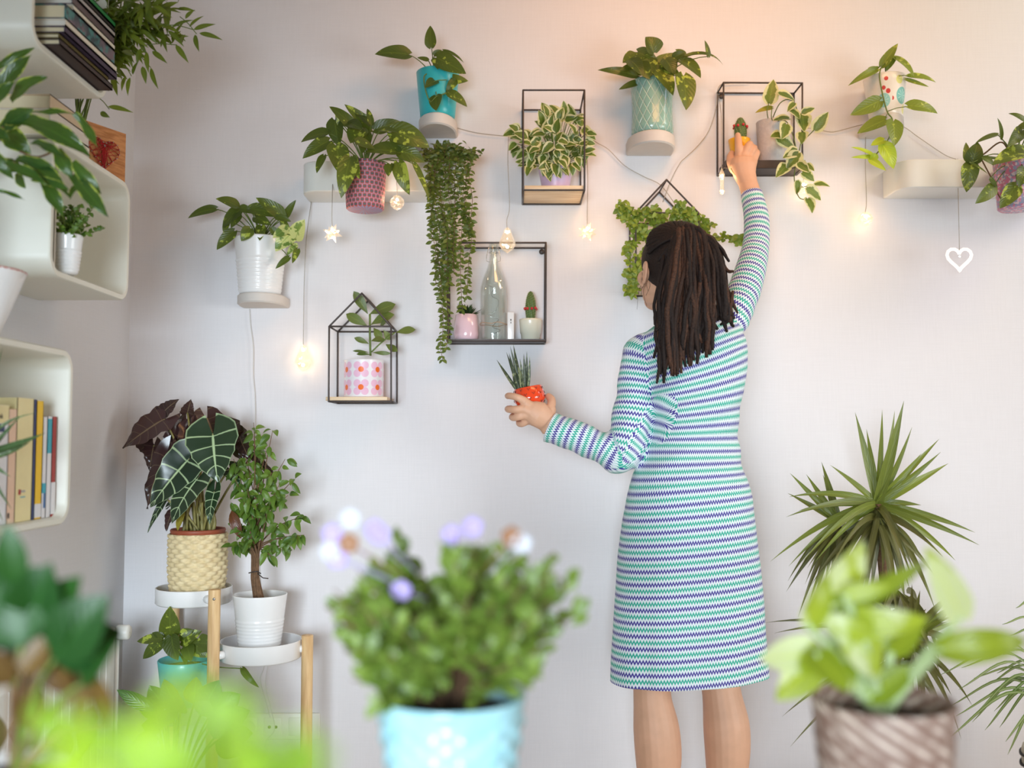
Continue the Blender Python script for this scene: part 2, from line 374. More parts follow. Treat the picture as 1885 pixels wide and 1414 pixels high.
def leaves(root, L, Y, m, o=None, shape='heart', stem='stem', seg=8, spread=0.02, name='foliage', fwd=0.0, lobe=0.12, pr=0.0014, ptl=True, label=None, up=0.25, curl=None, fold=0.22, wav=0.0, nr=0.4):
    b = MB(); s = MB()
    for i, q in enumerate(L):
        bx, by, tx, ty, w = q[:5]; k = q[5] if len(q) > 5 else {}
        Yb = Y - fwd*i/len(L) + rr(-spread, spread); dY = k.get('dY', rr(-0.025, 0.02))
        Yb = min(Yb, -0.012); 
        if Yb + dY > -0.008: dY = -0.008-Yb
        c = k.get('curl', rr(0.02, 0.12) if curl is None else curl)
        p = lpx(b, bx, by, tx, ty, w, Yb, dY, shape=k.get('shape', shape), curl=c, fold=k.get('fold', fold), wav=k.get('wav', wav), lobe=lobe, seg=seg, nrm=rn(nr), rnd=k.get('rnd'))
        if o is not None and k.get('pet', ptl): petiole(s, o, p, pr, up)
    f = b.build(name, m, root, label=label)
    if s.v: s.build('stems', MT[stem], root)
    return f
def disc_shelf(px0, px1, ytop, ybot, label, m='disc'):
    Yc = -0.075; c = P((px0+px1)/2, ybot, Yc); hw = (px1-px0)/2*S(Yc); h = (ybot-ytop)*S(Yc)*0.62
    b = MB(); N = 40; pts = []
    for k in range(N+1):
        a = pi*k/N; pts.append((-hw*cos(a), -0.045-0.095*sin(a)))
    pts = [(-hw, -0.002)] + pts + [(hw, -0.002)]
    rings = []; z0 = c.z+0.012
    for z, ins in ((z0, 0.004), (z0+0.004, 0), (z0+h-0.003, 0), (z0+h, 0.003)):
        rings.append([(c.x+x*(1-ins/hw), y*(1-ins/0.14) if y < -0.01 else y, z) for x, y in pts])
    n = len(pts); vs = [p for r in rings for p in r]
    fs = [(i*n+k, i*n+(k+1) % n, (i+1)*n+(k+1) % n, (i+1)*n+k) for i in range(3) for k in range(n)]
    fs += [tuple(range(n-1, -1, -1)), tuple(3*n+k for k in range(n))]
    b.add(vs, fs); o = b.build('wall_shelf', MT[m], org=(c.x, -0.002, z0), auto=40)
    tag(o, label, 'shelf', 'small rounded wall shelves'); return c.x, z0+h

# ---- small round shelves and the pots on them
YS = -0.078
def shelf_pot(px0, px1, ytop, ybot, slabel, plabel, name='potted_pothos'):
    x, z = disc_shelf(px0, px1, ytop, ybot, slabel)
    return thing(name, plabel, 'plant', (x, YS, z+0.0005)), V(x, YS, z+0.0005)

# blue pot
t, c = shelf_pot(769, 840, 213, 248, 'small round wall shelf carrying the plain turquoise blue pot', 'pothos in a plain turquoise blue tapered pot high on the wall')
hz = (P(805, 136, YS)-c).z
m, nt, out = newmat('turquoise_glaze'); u, v = UV(nt)
BSDF(nt, out, MIX(nt, NOISE(nt, 25), srgb(40, 170, 178), srgb(60, 190, 196)), 0.35, coat=0.2); MT['tq'] = m
c0 = c + V((805-804)*S(YS), 0, 0)
pot(t, c0, taper(0.050, 0.062, hz, inner=0.03), m, soil_z=hz-0.018, soil_r=0.056)
leaves(t, [(752,101,690,100,33),(794,86,792,47,24,{'rnd':.4}),(817,94,854,116,9),(804,106,858,136,36),(788,111,768,106,11),(799,101,813,92,12),(821,148,862,149,24),(802,149,783,162,22),(825,171,860,197,24),(838,148,821,172,17),(803,177,803,204,28),(800,110,806,128,16)], YS-0.045, MT['pothos'], c0+V(-0.01,0,hz-0.015), fwd=0.02)
b = MB(); tube(b, spline([P(796,133,-.11), P(781,140,-.14), P(783,165,-.145), P(792,187,-.145), P(803,178,-.145), P(822,171,-.145)]), 0.0016); tube(b, spline([P(783,160,-.14), P(802,149,-.145), P(822,147,-.145)]), 0.0012); b.build('trailing_stem', MT['stem'], t)

# quilted teal pot
t, c = shelf_pot(1157, 1245, 243, 281, 'small round wall shelf under the pale teal quilted pot', 'large pothos in a pale teal pot with embossed diamond pattern')
hz = (P(1203, 153, YS)-c).z
m, nt, out = newmat('embossed_teal_glaze'); u, v = UV(nt)
a = M(nt, 'MULTIPLY', u, 16.0); bb = M(nt, 'MULTIPLY', v, 24.0)
d1 = M(nt, 'ABSOLUTE', M(nt, 'SUBTRACT', M(nt, 'FRACT', M(nt, 'ADD', a, bb)), 0.5)); d2 = M(nt, 'ABSOLUTE', M(nt, 'SUBTRACT', M(nt, 'FRACT', M(nt, 'SUBTRACT', a, bb)), 0.5))
ln = sstep(nt, M(nt, 'MINIMUM', d1, d2), 0.0, 0.11)
BSDF(nt, out, MIX(nt, ln, srgb(192, 216, 204), srgb(140, 182, 170)), 0.22, coat=0.5, bump=ln, bstr=0.6, bdist=0.003)
pr = [(0.001,0),(0.054,0),(0.060,0.006)] + [(0.061-0.004*sin(pi*i/10)+0.002*(i/10), 0.006+(hz-0.006)*i/10) for i in range(1,11)] + [(0.059,hz+0.002),(0.057,hz-0.03)]
pot(t, c, pr, m, soil_z=hz-0.02, soil_r=0.056)
leaves(t, [(1203,97,1188,68,40,{'fold':.5}),(1169,101,1146,116,26),(1260,104,1243,91,18),(1172,140,1100,129,18,{'curl':.15}),(1167,121,1140,130,14),(1174,152,1139,165,15),(1174,96,1213,119,28),(1161,112,1183,140,30),(1207,116,1265,103,22),(1223,124,1252,142,28),(1240,107,1262,95,18),(1263,106,1332,121,13,{'curl':.2}),(1304,104,1297,74,12),(1253,112,1290,144,38),(1207,127,1239,176,40),(1258,140,1263,203,44),(1195,110,1200,140,30),(1225,110,1240,140,34),(1180,118,1196,146,28)], YS-0.04, MT['pothos'], c+V(0,0,hz-0.015), fwd=0.035)

# white ribbed pot
t, c = shelf_pot(434, 523, 540, 569, 'small grey round wall shelf below the white ribbed pot', 'pothos with one cream marbled leaf in a white ribbed wall pot')
hz = (P(480, 441, YS)-c).z
pot(t, c, taper(0.058, 0.073, hz, ribs=(0.02, 0.62, 9), inner=0.03), MT['wpot'], soil_z=hz-0.018, soil_r=0.066)
o = c+V(0,0,hz-0.012)
leaves(t, [(397,385,346,402,20),(437,380,397,366,24),(443,386,410,420,28),(431,426,399,460,24),(419,409,413,432,14),(443,382,468,393,16),(520,396,471,364,26),(461,385,522,400,26),(526,399,545,368,15),(508,399,536,408,15),(520,406,537,430,15),(461,421,444,444,24),(481,416,478,443,20),(470,400,500,415,22),(440,395,425,420,18),(532,474,507,495,13),(548,459,538,485,13),(500,420,515,440,14)], YS-0.04, MT['pothos'], o, fwd=0.03)
leaves(t, [(540,427,507,463,36),(545,438,561,404,34),(530,420,502,438,22),(547,452,528,470,16)], YS-0.09, MT['marble'], o, name='marbled_leaves', label='cream and green marbled leaves')

# floral pot
t, c = shelf_pot(1596, 1665, 214, 249, 'small round wall shelf half hidden under the floral patterned pot', 'long trailing pothos in a white pot painted with berries and citrus')
hz = (P(1632, 146, YS)-c).z
m, nt, out = newmat('painted_fruit_glaze'); u, v = UV(nt); col = MIX(nt, NOISE(nt, 30), srgb(232,226,216), srgb(240,236,228))
def dotc(nt, u, v, cu, cv, r, asp): 
    du = M(nt, 'MULTIPLY', M(nt, 'SUBTRACT', u, cu), asp); dv = M(nt, 'SUBTRACT', v, cv); return M(nt, 'SQRT', M(nt, 'ADD', M(nt, 'MULTIPLY', du, du), M(nt, 'MULTIPLY', dv, dv)))
for cu, cv, r, cc in ((0.10,0.055,0.024,(120,190,185)),(0.93,0.04,0.02,(150,205,200)),(0.06,0.098,0.012,(226,226,140)),(0.15,0.02,0.014,(226,224,150)),(0.6,0.06,0.024,(120,190,185)),(0.95,0.1,0.006,(206,70,66)),(0.93,0.075,0.006,(206,70,66)),(0.965,0.065,0.007,(206,70,66)),(0.0,0.045,0.006,(206,70,66)),(0.4,0.08,0.007,(206,70,66))):
    dd = dotc(nt, u, v, cu, cv, r, 0.38); col = MIX(nt, sstep(nt, dd, r*1.05, r*0.95), col, srgb(*cc))
    if r > 0.019:
        an = M(nt, 'ARCTAN2', M(nt, 'SUBTRACT', v, cv), M(nt, 'MULTIPLY', M(nt, 'SUBTRACT', u, cu), 0.38)); wd = sstep(nt, M(nt, 'SINE', M(nt, 'MULTIPLY', an, 9.0)), 0.7, 1.0)
        col = MIX(nt, M(nt, 'MULTIPLY', wd, sstep(nt, dd, r*0.8, r*0.7)), col, srgb(205, 230, 222))
BSDF(nt, out, col, 0.3, coat=0.3)
pot(t, c, taper(0.046, 0.060, hz, inner=0.03), m, soil_z=hz-0.02, soil_r=0.054)
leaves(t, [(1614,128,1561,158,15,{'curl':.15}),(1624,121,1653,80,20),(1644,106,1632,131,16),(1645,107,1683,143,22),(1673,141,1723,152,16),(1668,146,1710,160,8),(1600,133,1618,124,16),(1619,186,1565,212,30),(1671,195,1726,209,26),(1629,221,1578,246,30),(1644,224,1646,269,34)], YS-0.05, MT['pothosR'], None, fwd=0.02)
leaves(t, [(1627,258,1603,268,18),(1624,266,1645,311,32),(1608,288,1566,271,12),(1608,290,1566,290,9),(1602,294,1631,314,14),(1612,284,1600,300,16)], YS-0.075, MT['lime'], None, name='young_leaves', label='lime green young leaves')
b = MB(); tube(b, spline([P(1632,150,-.1), P(1628,118,-.12), P(1619,136,-.14), P(1624,170,-.145), P(1633,205,-.15), P(1643,222,-.15), P(1636,255,-.15), P(1612,285,-.15)]), 0.0019)
for q in ((1633,205,1671,196),(1630,190,1619,187),(1633,210,1629,222),(1628,118,1645,107),(1628,118,1614,128),(1655,140,1673,141)): tube(b, [P(q[0],q[1],-.14), P((q[0]+q[2])/2,(q[1]+q[3])/2-2,-.14), P(q[2],q[3],-.13)], 0.0012, 6)
b.build('trailing_stem', MT['stem'], t)

# ---- long white ledges with hooked pots
def ledge(px0, px1, label, pyt, pyb):
    Yf = -0.135; a = P(px0, pyt, Yf); e = P(px1, pyt, Yf); zb = P(px0, pyb, Yf).z; d = 0.133; r = 0.05; th = 0.006
    out = []; N = 10
    def outline(i):
        q = [(a.x+i, -0.002)]
        q += [(a.x+r-(r-i)*cos(pi/2*k/N), Yf+r-(r-i)*sin(pi/2*k/N)) for k in range(N+1)]
        q += [(e.x-r+(r-i)*sin(pi/2*k/N), Yf+r-(r-i)*cos(pi/2*k/N)) for k in range(N+1)]
        return q + [(e.x-i, -0.002)]
    O = outline(0); I = outline(th); n = len(O); zt = a.z
    vs = []; 
    for L, z in ((O, zb), (O, zt), (I, zt), (I, zb+th)):
        vs += [(x, y, z) for x, y in L]
    fs = [(j*n+k, j*n+(k+1) % n, (j+1)*n+(k+1) % n, (j+1)*n+k) for j in range(3) for k in range(n)] + [tuple(range(n-1, -1, -1)), tuple(3*n+k for k in range(n))]
    b = MB(); b.add(vs, fs); o = b.build('wall_planter', MT['white'], org=(a.x, -0.002, zb), auto=35)
    bv = o.modifiers.new('b', 'BEVEL'); bv.width = 0.004; bv.segments = 2; bv.limit_method = 'ANGLE'
    tag(o, label, 'planter shelf', 'long white rounded ledges on the wall'); return zt, Yf
ledge(553, 853, 'long white rounded wall ledge on the left behind woven patterned pot', 296, 352)
ledge(1657, 1960, 'long white rounded wall ledge cut off by the right photo edge', 293, 345)

m, nt, out = newmat('woven_dot_pattern'); u, v = UV(nt)
cu = M(nt, 'MULTIPLY', u, 26.0); cv = M(nt, 'MULTIPLY', v, 84.0); row = M(nt, 'FLOOR', cv)
fu = M(nt, 'SUBTRACT', M(nt, 'FRACT', M(nt, 'ADD', cu, M(nt, 'MULTIPLY', M(nt, 'MODULO', row, 2.0), 0.5))), 0.5); fv = M(nt, 'SUBTRACT', M(nt, 'FRACT', cv), 0.5)
dd = M(nt, 'SQRT', M(nt, 'ADD', M(nt, 'MULTIPLY', fu, fu), M(nt, 'MULTIPLY', M(nt, 'MULTIPLY', fv, fv), 1.3)))
col = MIX(nt, sstep(nt, dd, 0.62, 0.55), srgb(168,158,188), srgb(204,92,84)); col = MIX(nt, sstep(nt, dd, 0.38, 0.33), col, srgb(104,96,98))
col = MIX(nt, sstep(nt, M(nt, 'ABSOLUTE', fu), 0.42, 0.47), col, srgb(176,166,200))
BSDF(nt, out, col, 0.6, bump=dd, bstr=0.4); MT['woven'] = m
m2, nt, out = newmat('pink_mosaic_pattern'); u, v = UV(nt)
vo = nt.nodes.new('ShaderNodeTexVoronoi'); vo.inputs['Scale'].default_value = 170; tc = nt.nodes.new('ShaderNodeTexCoord'); nt.links.new(tc.outputs['Object'], vo.inputs['Vector'])
sp = nt.nodes.new('ShaderNodeSeparateColor'); nt.links.new(vo.outputs['Color'], sp.inputs[0])
col = MIX(nt, sstep(nt, sp.outputs[0], 0.3, 0.5), srgb(222,190,200), srgb(205,120,150)); col = MIX(nt, sstep(nt, sp.outputs[1], 0.6, 0.7), col, srgb(150,150,180))
BSDF(nt, out, col, 0.4); MT['pink'] = m2
def hooked(px, py0, py1, r0, r1, mat, label):
    Yp = -0.135-max(r0, r1)-0.004; c = P(px, py1, Yp); h = (P(px, py0, Yp)-c).z
    t = thing('potted_pothos', label, 'plant', c)
    pot(t, c, taper(r0*0.97, r1, h, inner=0.03), mat, soil_z=h-0.015, soil_r=r1*0.9)
    for s in (-0.02, 0.02): b = MB(); tube(b, [c+V(s, r1-0.004, h-0.01), c+V(s, r1+0.004, h+0.004), c+V(s, r1+0.012, h+0.003), c+V(s, r1+0.016, h-0.012)], 0.0018, 6); b.build('hook', MT['steel'], t)
    return t, c, h, Yp
t, c, h, Yp = hooked(672, 303, 387, 0.053, 0.058, MT['woven'], 'bushy pothos in a woven dot-patterned pot hanging on the left ledge')
leaves(t, [(632,231,620,200,20),(684,237,634,192,24),(684,232,648,205,20),(603,245,554,262,29),(605,260,557,292,30),(596,287,583,319,18),(616,221,624,270,34),(650,235,606,196,24),(618,268,630,326,42),(666,237,645,264,46),(640,228,668,240,30),(690,238,742,226,28),(684,228,676,200,12),(723,253,742,277,20),(675,245,667,283,24),(700,240,735,244,18),(722,243,791,272,48,{'curl':.12}),(734,276,782,299,34),(733,281,671,281,38,{'fold':.35}),(718,303,715,325,20),(734,300,754,359,30),(762,302,790,368,13),(645,292,628,365,38,{'rnd':.95}),(650,290,662,330,20,{'rnd':.95}),(655,260,690,275,26)], Yp-0.03, MT['pothos'], c+V(0,0,h-0.01), fwd=0.06)
t, c, h, Yp = hooked(1874, 300, 386, 0.053, 0.060, MT['pink'], 'pothos in a pink mosaic pot at the right edge of the photo')
leaves(t, [(1790,300,1800,262,32),(1780,295,1778,262,14,{'rnd':.9}),(1787,301,1779,354,32,{'rnd':.8}),(1836,248,1795,264,14),(1842,255,1836,217,13),(1787,301,1819,321,9),(1829,345,1795,375,26),(1895,280,1826,304,44),(1880,240,1854,270,26),(1885,223,1856,209,16),(1871,342,1840,384,32),(1885,310,1875,345,26),(1810,290,1830,305,14),(1900,230,1868,240,22),(1822,330,1836,345,12),(1905,260,1890,230,30)], Yp-0.03, MT['pothos'], c+V(0,0,h-0.01), fwd=0.06)
b = MB(); tube(b, spline([P(1865,300,-.2), P(1845,262,-.21), P(1812,283,-.21), P(1788,300,-.21)]), 0.0022); tube(b, spline([P(1806,292,-.21), P(1826,330,-.21), P(1845,368,-.21), P(1885,376,-.21)]), 0.002); b.build('trailing_stem', MT['bark'], t)

# ---- wire frame shelves
def wframe(name, label, front, links, Yf, board=None, Yb=-0.006, r=0.0026, extra=None, group=None, brackets=True, names='shelf_board', bm='board'):
    F = {k: P(x, y, Yf) for k, (x, y) in front.items()}
    root = thing(name, label, 'shelf', V(sum(p.x for p in F.values())/len(F), Yb, min(p.z for p in F.values())), group)
    B = {k: V(p.x, Yb, p.z) for k, p in F.items()}; b = MB()
    for i, j in links: tube(b, [F[i], F[j]], r, 8, round_end=True); tube(b, [B[i], B[j]], r, 8, round_end=True)
    for k in F: tube(b, [F[k], B[k]], r, 8)
    b.build('wire_frame', MT['black'], root)
    if brackets:
        for k in brackets if isinstance(brackets, (list, tuple)) else []:
            hb = MB(); p = B[k]; lathe(hb, [(0.0005,0),(0.008,0),(0.008,0.002),(0.0005,0.002)], p+V(0.010 if 'L' in k else -0.010, -0.004, -0.012), 16, tilt=Matrix.Rotation(pi/2, 3, 'X'))
            hb.build('hanging_bracket', MT['black'], root)
    if board:
        x0, x1, z, th = board; q = MB(); box(q, (x0, Yf+0.003, z), (x1, Yb-0.002, z+th), 0.0015); q.build(names, MT[bm], root)
    return root, F

LH = [('A','L'),('A','R'),('L','R'),('L','l'),('R','r'),('l','r')]
fa = {'A':(666,540),'L':(606,601),'R':(720,601),'l':(605,739),'r':(720,739)}
zl = P(605,739,-0.14).z
rt, Fh = wframe('house_wall_shelf', 'house-shaped black wire wall shelf with a floral tin pot', fa, LH, -0.14, (P(607,0,-.14).x, P(718,0,-.14).x, zl+0.002, 0.011))
# tin pot with pink flowers
m, nt, out = newmat('pink_flower_print'); u, v = UV(nt)
cu = M(nt, 'SUBTRACT', M(nt, 'FRACT', M(nt, 'ADD', M(nt, 'MULTIPLY', u, 7.0), 0.5)), 0.5); cv = M(nt, 'SUBTRACT', M(nt, 'FRACT', M(nt, 'DIVIDE', M(nt, 'SUBTRACT', v, 0.002), 0.050)), 0.5)
au, av = M(nt, 'ABSOLUTE', cu), M(nt, 'ABSOLUTE', cv)
def cd_(nt, a, b, x, y): 
    p = M(nt, 'SUBTRACT', a, x); q = M(nt, 'SUBTRACT', b, y); return M(nt, 'SQRT', M(nt, 'ADD', M(nt, 'MULTIPLY', p, p), M(nt, 'MULTIPLY', q, q)))
pet = sstep(nt, cd_(nt, au, av, 0.22, 0.22), 0.225, 0.205); cen = sstep(nt, cd_(nt, cu, cv, 0.0, 0.0), 0.165, 0.15)
BSDF(nt, out, MIX(nt, cen, MIX(nt, pet, srgb(236,232,236), srgb(236,190,214)), srgb(240,110,20)), 0.3, coat=0.4); MT['tin'] = m
ct = V(P(676,0,-.075).x, -0.075, zl+0.0135); h = 0.105
t = thing('potted_fleshy_plant', 'thick-leaved upright plant in a white tin with pink orange-centred flowers', 'plant', ct)
pot(t, ct, [(0.001,0),(0.055,0),(0.056,0.002),(0.056,0.1),(0.057,0.103),(0.057,0.105),(0.055,0.105),(0.054,0.07)], m, soil_z=0.09, soil_r=0.053)
leaves(t, [(677,578,651,536,19,{'shape':'obov'}),(681,578,728,560,24,{'shape':'obov'}),(683,598,726,579,24),(676,600,637,578,19),(729,612,765,607,17),(688,604,703,625,15),(706,608,718,626,13),(683,628,708,624,14),(679,633,652,622,11),(710,634,732,647,13),(679,649,649,646,6),(686,649,720,651,8),(682,653,656,652,7),(700,600,712,590,12)], -0.085, MT['clusia'], None, shape='obov', lobe=0, fold=0.15)
b = MB(); tube(b, spline([P(682,655,-.075), P(681,620,-.08), P(681,578,-.085)]), 0.0032); tube(b, spline([P(684,648,-.08), P(703,630,-.085), P(727,612,-.09)]), 0.0022); b.build('stems', MT['stem'], t)

# house shelf behind the person, with ivy
fa = {'A':(1227,331),'L':(1170,392),'R':(1286,392),'l':(1171,532),'r':(1286,532)}
zl2 = P(1171,532,-0.14).z
rt, Fh = wframe('house_wall_shelf', 'house-shaped black wire wall shelf full of ivy behind the person', fa, LH, -0.14, (P(1173,0,-.14).x, P(1284,0,-.14).x, zl2+0.002, 0.011), Yb=-0.004)
ci = V(P(1228,0,-.075).x, -0.075, zl2+0.0135)
t = thing('potted_ivy', 'small-leaved ivy spilling out of the house-shaped shelf', 'plant', ci)
pot(t, ci, taper(0.040, 0.048, 0.07), MT['tq'], soil_z=0.06, soil_r=0.044)
b = MB(); s = MB()
ivs = [[(1225,440),(1180,420),(1160,390),(1145,385),(1150,375)],[(1225,440),(1175,430),(1160,470),(1163,520),(1155,535)],[(1220,440),(1170,440),(1150,465)],[(1230,440),(1190,400),(1160,395)],[(1230,440),(1250,400),(1262,390),(1275,400)],[(1230,440),(1215,395),(1195,390),(1180,396)],[(1240,440),(1290,420),(1310,415)],[(1240,440),(1300,440),(1335,435),(1355,442),(1371,440)],[(1225,440),(1178,470),(1170,500),(1155,505)],[(1225,440),(1175,500),(1165,530),(1160,541)],[(1230,430),(1200,405),(1230,395)],[(1235,430),(1240,400),(1250,385),(1252,378)],[(1240,430),(1285,400),(1300,425)],[(1225,445),(1185,480),(1172,515)],[(1225,440),(1190,430),(1165,415),(1150,400),(1140,388)],[(1230,425),(1270,400),(1282,425)]]
for sp_ in ivs:
    pts = spline([P(x, y, -0.08-(0.075 if x < 1300 else 0.035)*min(1, i/2)) for i, (x, y) in enumerate(sp_)], 7); tube(s, pts, 0.0011, 5)
    for p in pts[3:]:
        for _ in range(3):
            q0 = p+V(rr(-.012,.012), rr(-.010,.010), rr(-.012,.012)); d = V(rr(-1,1), rr(-.5,.1), rr(-1,.8)).normalized(); leaf(b, q0, q0+d*rr(.010,.017), rr(.010,.015), rn(.6), curl=0.05, fold=0.15, lobe=0.18, seg=4)
b.build('foliage', MT['ivy'], t); s.build('stems', MT['stem'], t)

# square frame with wooden board: cream variegated plant
fa = {'L':(963,166),'R':(1076,166),'l':(963,350),'r':(1076,350)}
LS = [('L','R'),('L','l'),('R','r'),('l','r')]
zl3 = P(963,350,-0.17).z
rt, Fh = wframe('square_wall_shelf', 'tall black wire wall shelf with pale board under a cream variegated plant', fa, LS, -0.17, (P(965,0,-.17).x, P(1074,0,-.17).x, zl3+0.002, 0.012))
cv_ = V(P(1022,0,-.09).x, -0.09, zl3+0.0145)
m = plain('lilac_glaze', srgb(205,180,212), 0.35, var=0.02)
t = thing('potted_variegated_plant', 'dense cream and green variegated plant in a lilac pot on wire shelf', 'plant', cv_)
pot(t, cv_, taper(0.038, 0.050, 0.070), m, soil_z=0.058, soil_r=0.044)
b = MB(); s = MB(); oo = cv_+V(0,0,0.06)
for i in range(125):
    a = rr(0, 2*pi); q = sqrt(R.random()); px = 1017+q*72*cos(a); py = 262+q*56*sin(a)
    if py > 314 and 990 < px < 1050: continue
    Yl = -0.10-rr(0, 0.075)*(1.1-q*0.6); p = P(px, py, Yl)
    d = V(cos(a)*rr(.2,1)+rr(-.6,.6), rr(-.3,.1), -sin(a)*0.7+rr(-.9,.6)).normalized(); ln = rr(0.026, 0.040)
    leaf(b, p, p+d*ln, ln*0.80, rn(.5), curl=rr(.03,.15), fold=0.25, lobe=0.1); petiole(s, oo, p, 0.001, 0.15, 5)
b.build('foliage', MT['njoy'], t); s.build('stems', MT['stem'], t)

# cube frame on the right: cactus (held), variegated plant
fa = {'L':(1332,152),'R':(1477,153),'l':(1332,309),'r':(1477,309)}
rt, Fh = wframe('square_wall_shelf', 'black wire cube shelf with metal tray below the reaching hand', fa, LS, -0.09, brackets=['L','R'])
z5 = P(1332,309,-0.09).z; x0, x1 = P(1332,0,-.09).x, P(1477,0,-.09).x
q = MB(); box(q, (x0, -0.09, z5), (x1, -0.006, z5+0.002)); box(q, (x0, -0.0915, z5), (x1, -0.09, z5+0.022)); box(q, (x0,-0.09,z5),(x0+0.0015,-0.006,z5+0.022)); box(q, (x1-0.0015,-0.09,z5),(x1,-0.006,z5+0.022)); q.build('tray', MT['black'], rt, smooth=False)
m = plain('rough_grey_white_clay', srgb(214,206,204), 0.9, var=0.08, scale=120, bump=0.5)
c = V(P(1416,0,-.052).x, -0.052, z5+0.0022); t = thing('potted_variegated_pothos', 'cream-edged trailing pothos in a rough grey pot on the cube shelf', 'plant', c)
hh = (P(1416,226,-.052)-c).z; pot(t, c, taper(0.035, 0.043, hh, inner=0.02), m, soil_z=hh-0.012, soil_r=0.04)
leaves(t, [(1416,189,1424,146,30),(1434,172,1463,186,20),(1462,190,1449,206,15),(1454,203,1472,220,24),(1477,208,1500,199,16),(1477,211,1480,243,32),(1500,239,1525,206,27),(1477,244,1476,266,24),(1452,218,1423,222,23),(1447,229,1438,257,28),(1437,249,1418,252,22),(1431,254,1463,274,27),(1467,277,1441,291,25),(1470,282,1448,311,30),(1449,305,1428,327,25),(1485,303,1499,315,14),(1477,318,1499,334,25),(1500,340,1528,344,18),(1485,346,1511,369,25),(1467,333,1466,358,17),(1487,366,1495,393,22),(1470,300,1490,318,20)], -0.115, MT['njoy'], None, fwd=0.03)
leaves(t, [(1421,199,1390,208,12)], -0.09, MT['yleaf'], None, name='faded_leaf')
b = MB()
for sp_ in ([(1416,228),(1412,205),(1416,188)],[(1418,228),(1436,190),(1458,185),(1470,212),(1476,245),(1470,285),(1462,325),(1470,362),(1487,368)],[(1418,228),(1445,222),(1460,250),(1470,300)],[(1476,262),(1500,238)],[(1470,345),(1500,342)],[(1424,228),(1420,215),(1421,199)]):
    tube(b, spline([P(x, y, -0.06 if i == 0 else -0.118) for i, (x, y) in enumerate(sp_)]), 0.0014, 6)
b.build('stems', MT['stem'], t)
my = plain('yellow_glaze', srgb(244,176,28), 0.35, var=0.02, coat=0.3)
def cactus(root, c, h, r, m='cactus', ring=0.62):
    b = MB(); prof = [(r*(0.8+0.25*sin(pi*min(1, t*1.15)))*sqrt(max(0.0, 1-max(0, (t-0.62)/0.38)**2)), t*h) for t in [i/24 for i in range(25)]]
    lathe(b, prof, c, 60, disp=lambda a, z, i: 0.0009*cos(a*11+z*140)); b.build('cactus_body', MT[m], root)
    s = MB()
    for k in range(26):
        for j in range(6):
            a = 2*pi*j/6+k*0.45; t = k/26; z = t*h; rad = r*(0.8+0.25*sin(pi*min(1, t*1.15)))*sqrt(max(0.0, 1-max(0, (t-0.62)/0.38)**2)); d = V(sin(a), -cos(a), 0.2)
            tube(s, [V(*c)+V(sin(a)*rad, -cos(a)*rad, z), V(*c)+V(sin(a)*rad, -cos(a)*rad, z)+d*0.0045], [0.0006, 0.0002], 4)
    s.build('spines', MT['spine'], root)
    f = MB()
    for j in range(8): a = 2*pi*j/8+0.2; ball(f, V(*c)+V(sin(a)*(r+0.003), -cos(a)*(r+0.003), h*ring+rr(-.002,.002)), 0.0042, n=8, m=6)
    f.build('flowers', MT['redf'], root)
MT['cactus'] = plain('cactus_green', srgb(96,120,62), 0.6, var=0.25, scale=200); MT['spine'] = plain('pale_spines', srgb(214,208,160), 0.6); MT['redf'] = plain('red_cactus_flower', srgb(206,48,52), 0.5)
c = V(P(1357,0,-.06).x, -0.062, P(1357,296,-.062).z); hh = (P(1357,258,-.062)-c).z
t = thing('potted_cactus', 'flowering cactus in a yellow pot held by the raised hand', 'cactus', c)
pot(t, c, taper(0.021, 0.0315, hh, inner=0.012, th=0.002), my, soil_z=hh-0.006, soil_r=0.028); cactus(t, c+V(0.004,0,hh-0.006), 0.073, 0.0165)

# low square shelf with bottle
fa = {'L':(824,447),'R':(1005,447),'l':(824,628),'r':(1004,628)}
rt, Fh = wframe('square_wall_shelf', 'black metal square shelf with glass bottle and two small pots', fa, LS, -0.082, brackets=['L','R'], r=0.0028)
zq = P(824,628,-.082).z; x0, x1 = P(824,0,-.082).x, P(1004,0,-.082).x
q = MB(); box(q, (x0, -0.082, zq), (x1, -0.006, zq+0.002)); box(q, (x0,-0.083,zq-0.001),(x1,-0.081,zq+0.006)); q.build('tray', MT['black'], rt, smooth=False)
zt = zq+0.0025; Yq = -0.046
c = V(P(860,0,Yq).x, Yq, zt); t = thing('potted_succulent', 'spiky dark succulent in a glossy pale pink pot on square shelf', 'succulent', c)
m = plain('pale_pink_glaze', srgb(228,196,206), 0.15, var=0.01, coat=0.6); hh = (P(860,580,Yq)-c).z
pot(t, c, [(0.001,0),(0.03,0),(0.0345,0.008),(0.0365,0.02),(0.035,0.04),(0.031,hh),(0.0295,hh+0.001),(0.029,hh-0.012)], m, soil_z=hh-0.008, soil_r=0.028)
b = MB()
for i in range(26):
    a = rr(0, 2*pi); e = rr(0.3, 1.35); d = V(cos(a)*cos(e), -abs(sin(a))*cos(e)*0.8, sin(e)).normalized(); p = c+V(0,0,hh-0.006)+V(d.x,d.y,0)*0.006
    leaf(b, p, p+d*rr(.032,.05), 0.013, V(-d.x, -d.y, 0.6) if abs(d.x) > .3 else V(0,-1,.3), curl=-0.05, fold=0.5, shape='blade', seg=5)
b.build('foliage', MT['hawo'], t)
c = V(P(976,0,Yq).x, Yq, zt); t = thing('potted_cactus', 'tall thin cactus with red flowers in a small cream pot', 'cactus', c)
m = plain('cream_glaze', srgb(232,228,208), 0.3, var=0.01, coat=0.3); hh = (P(976,588,Yq)-c).z
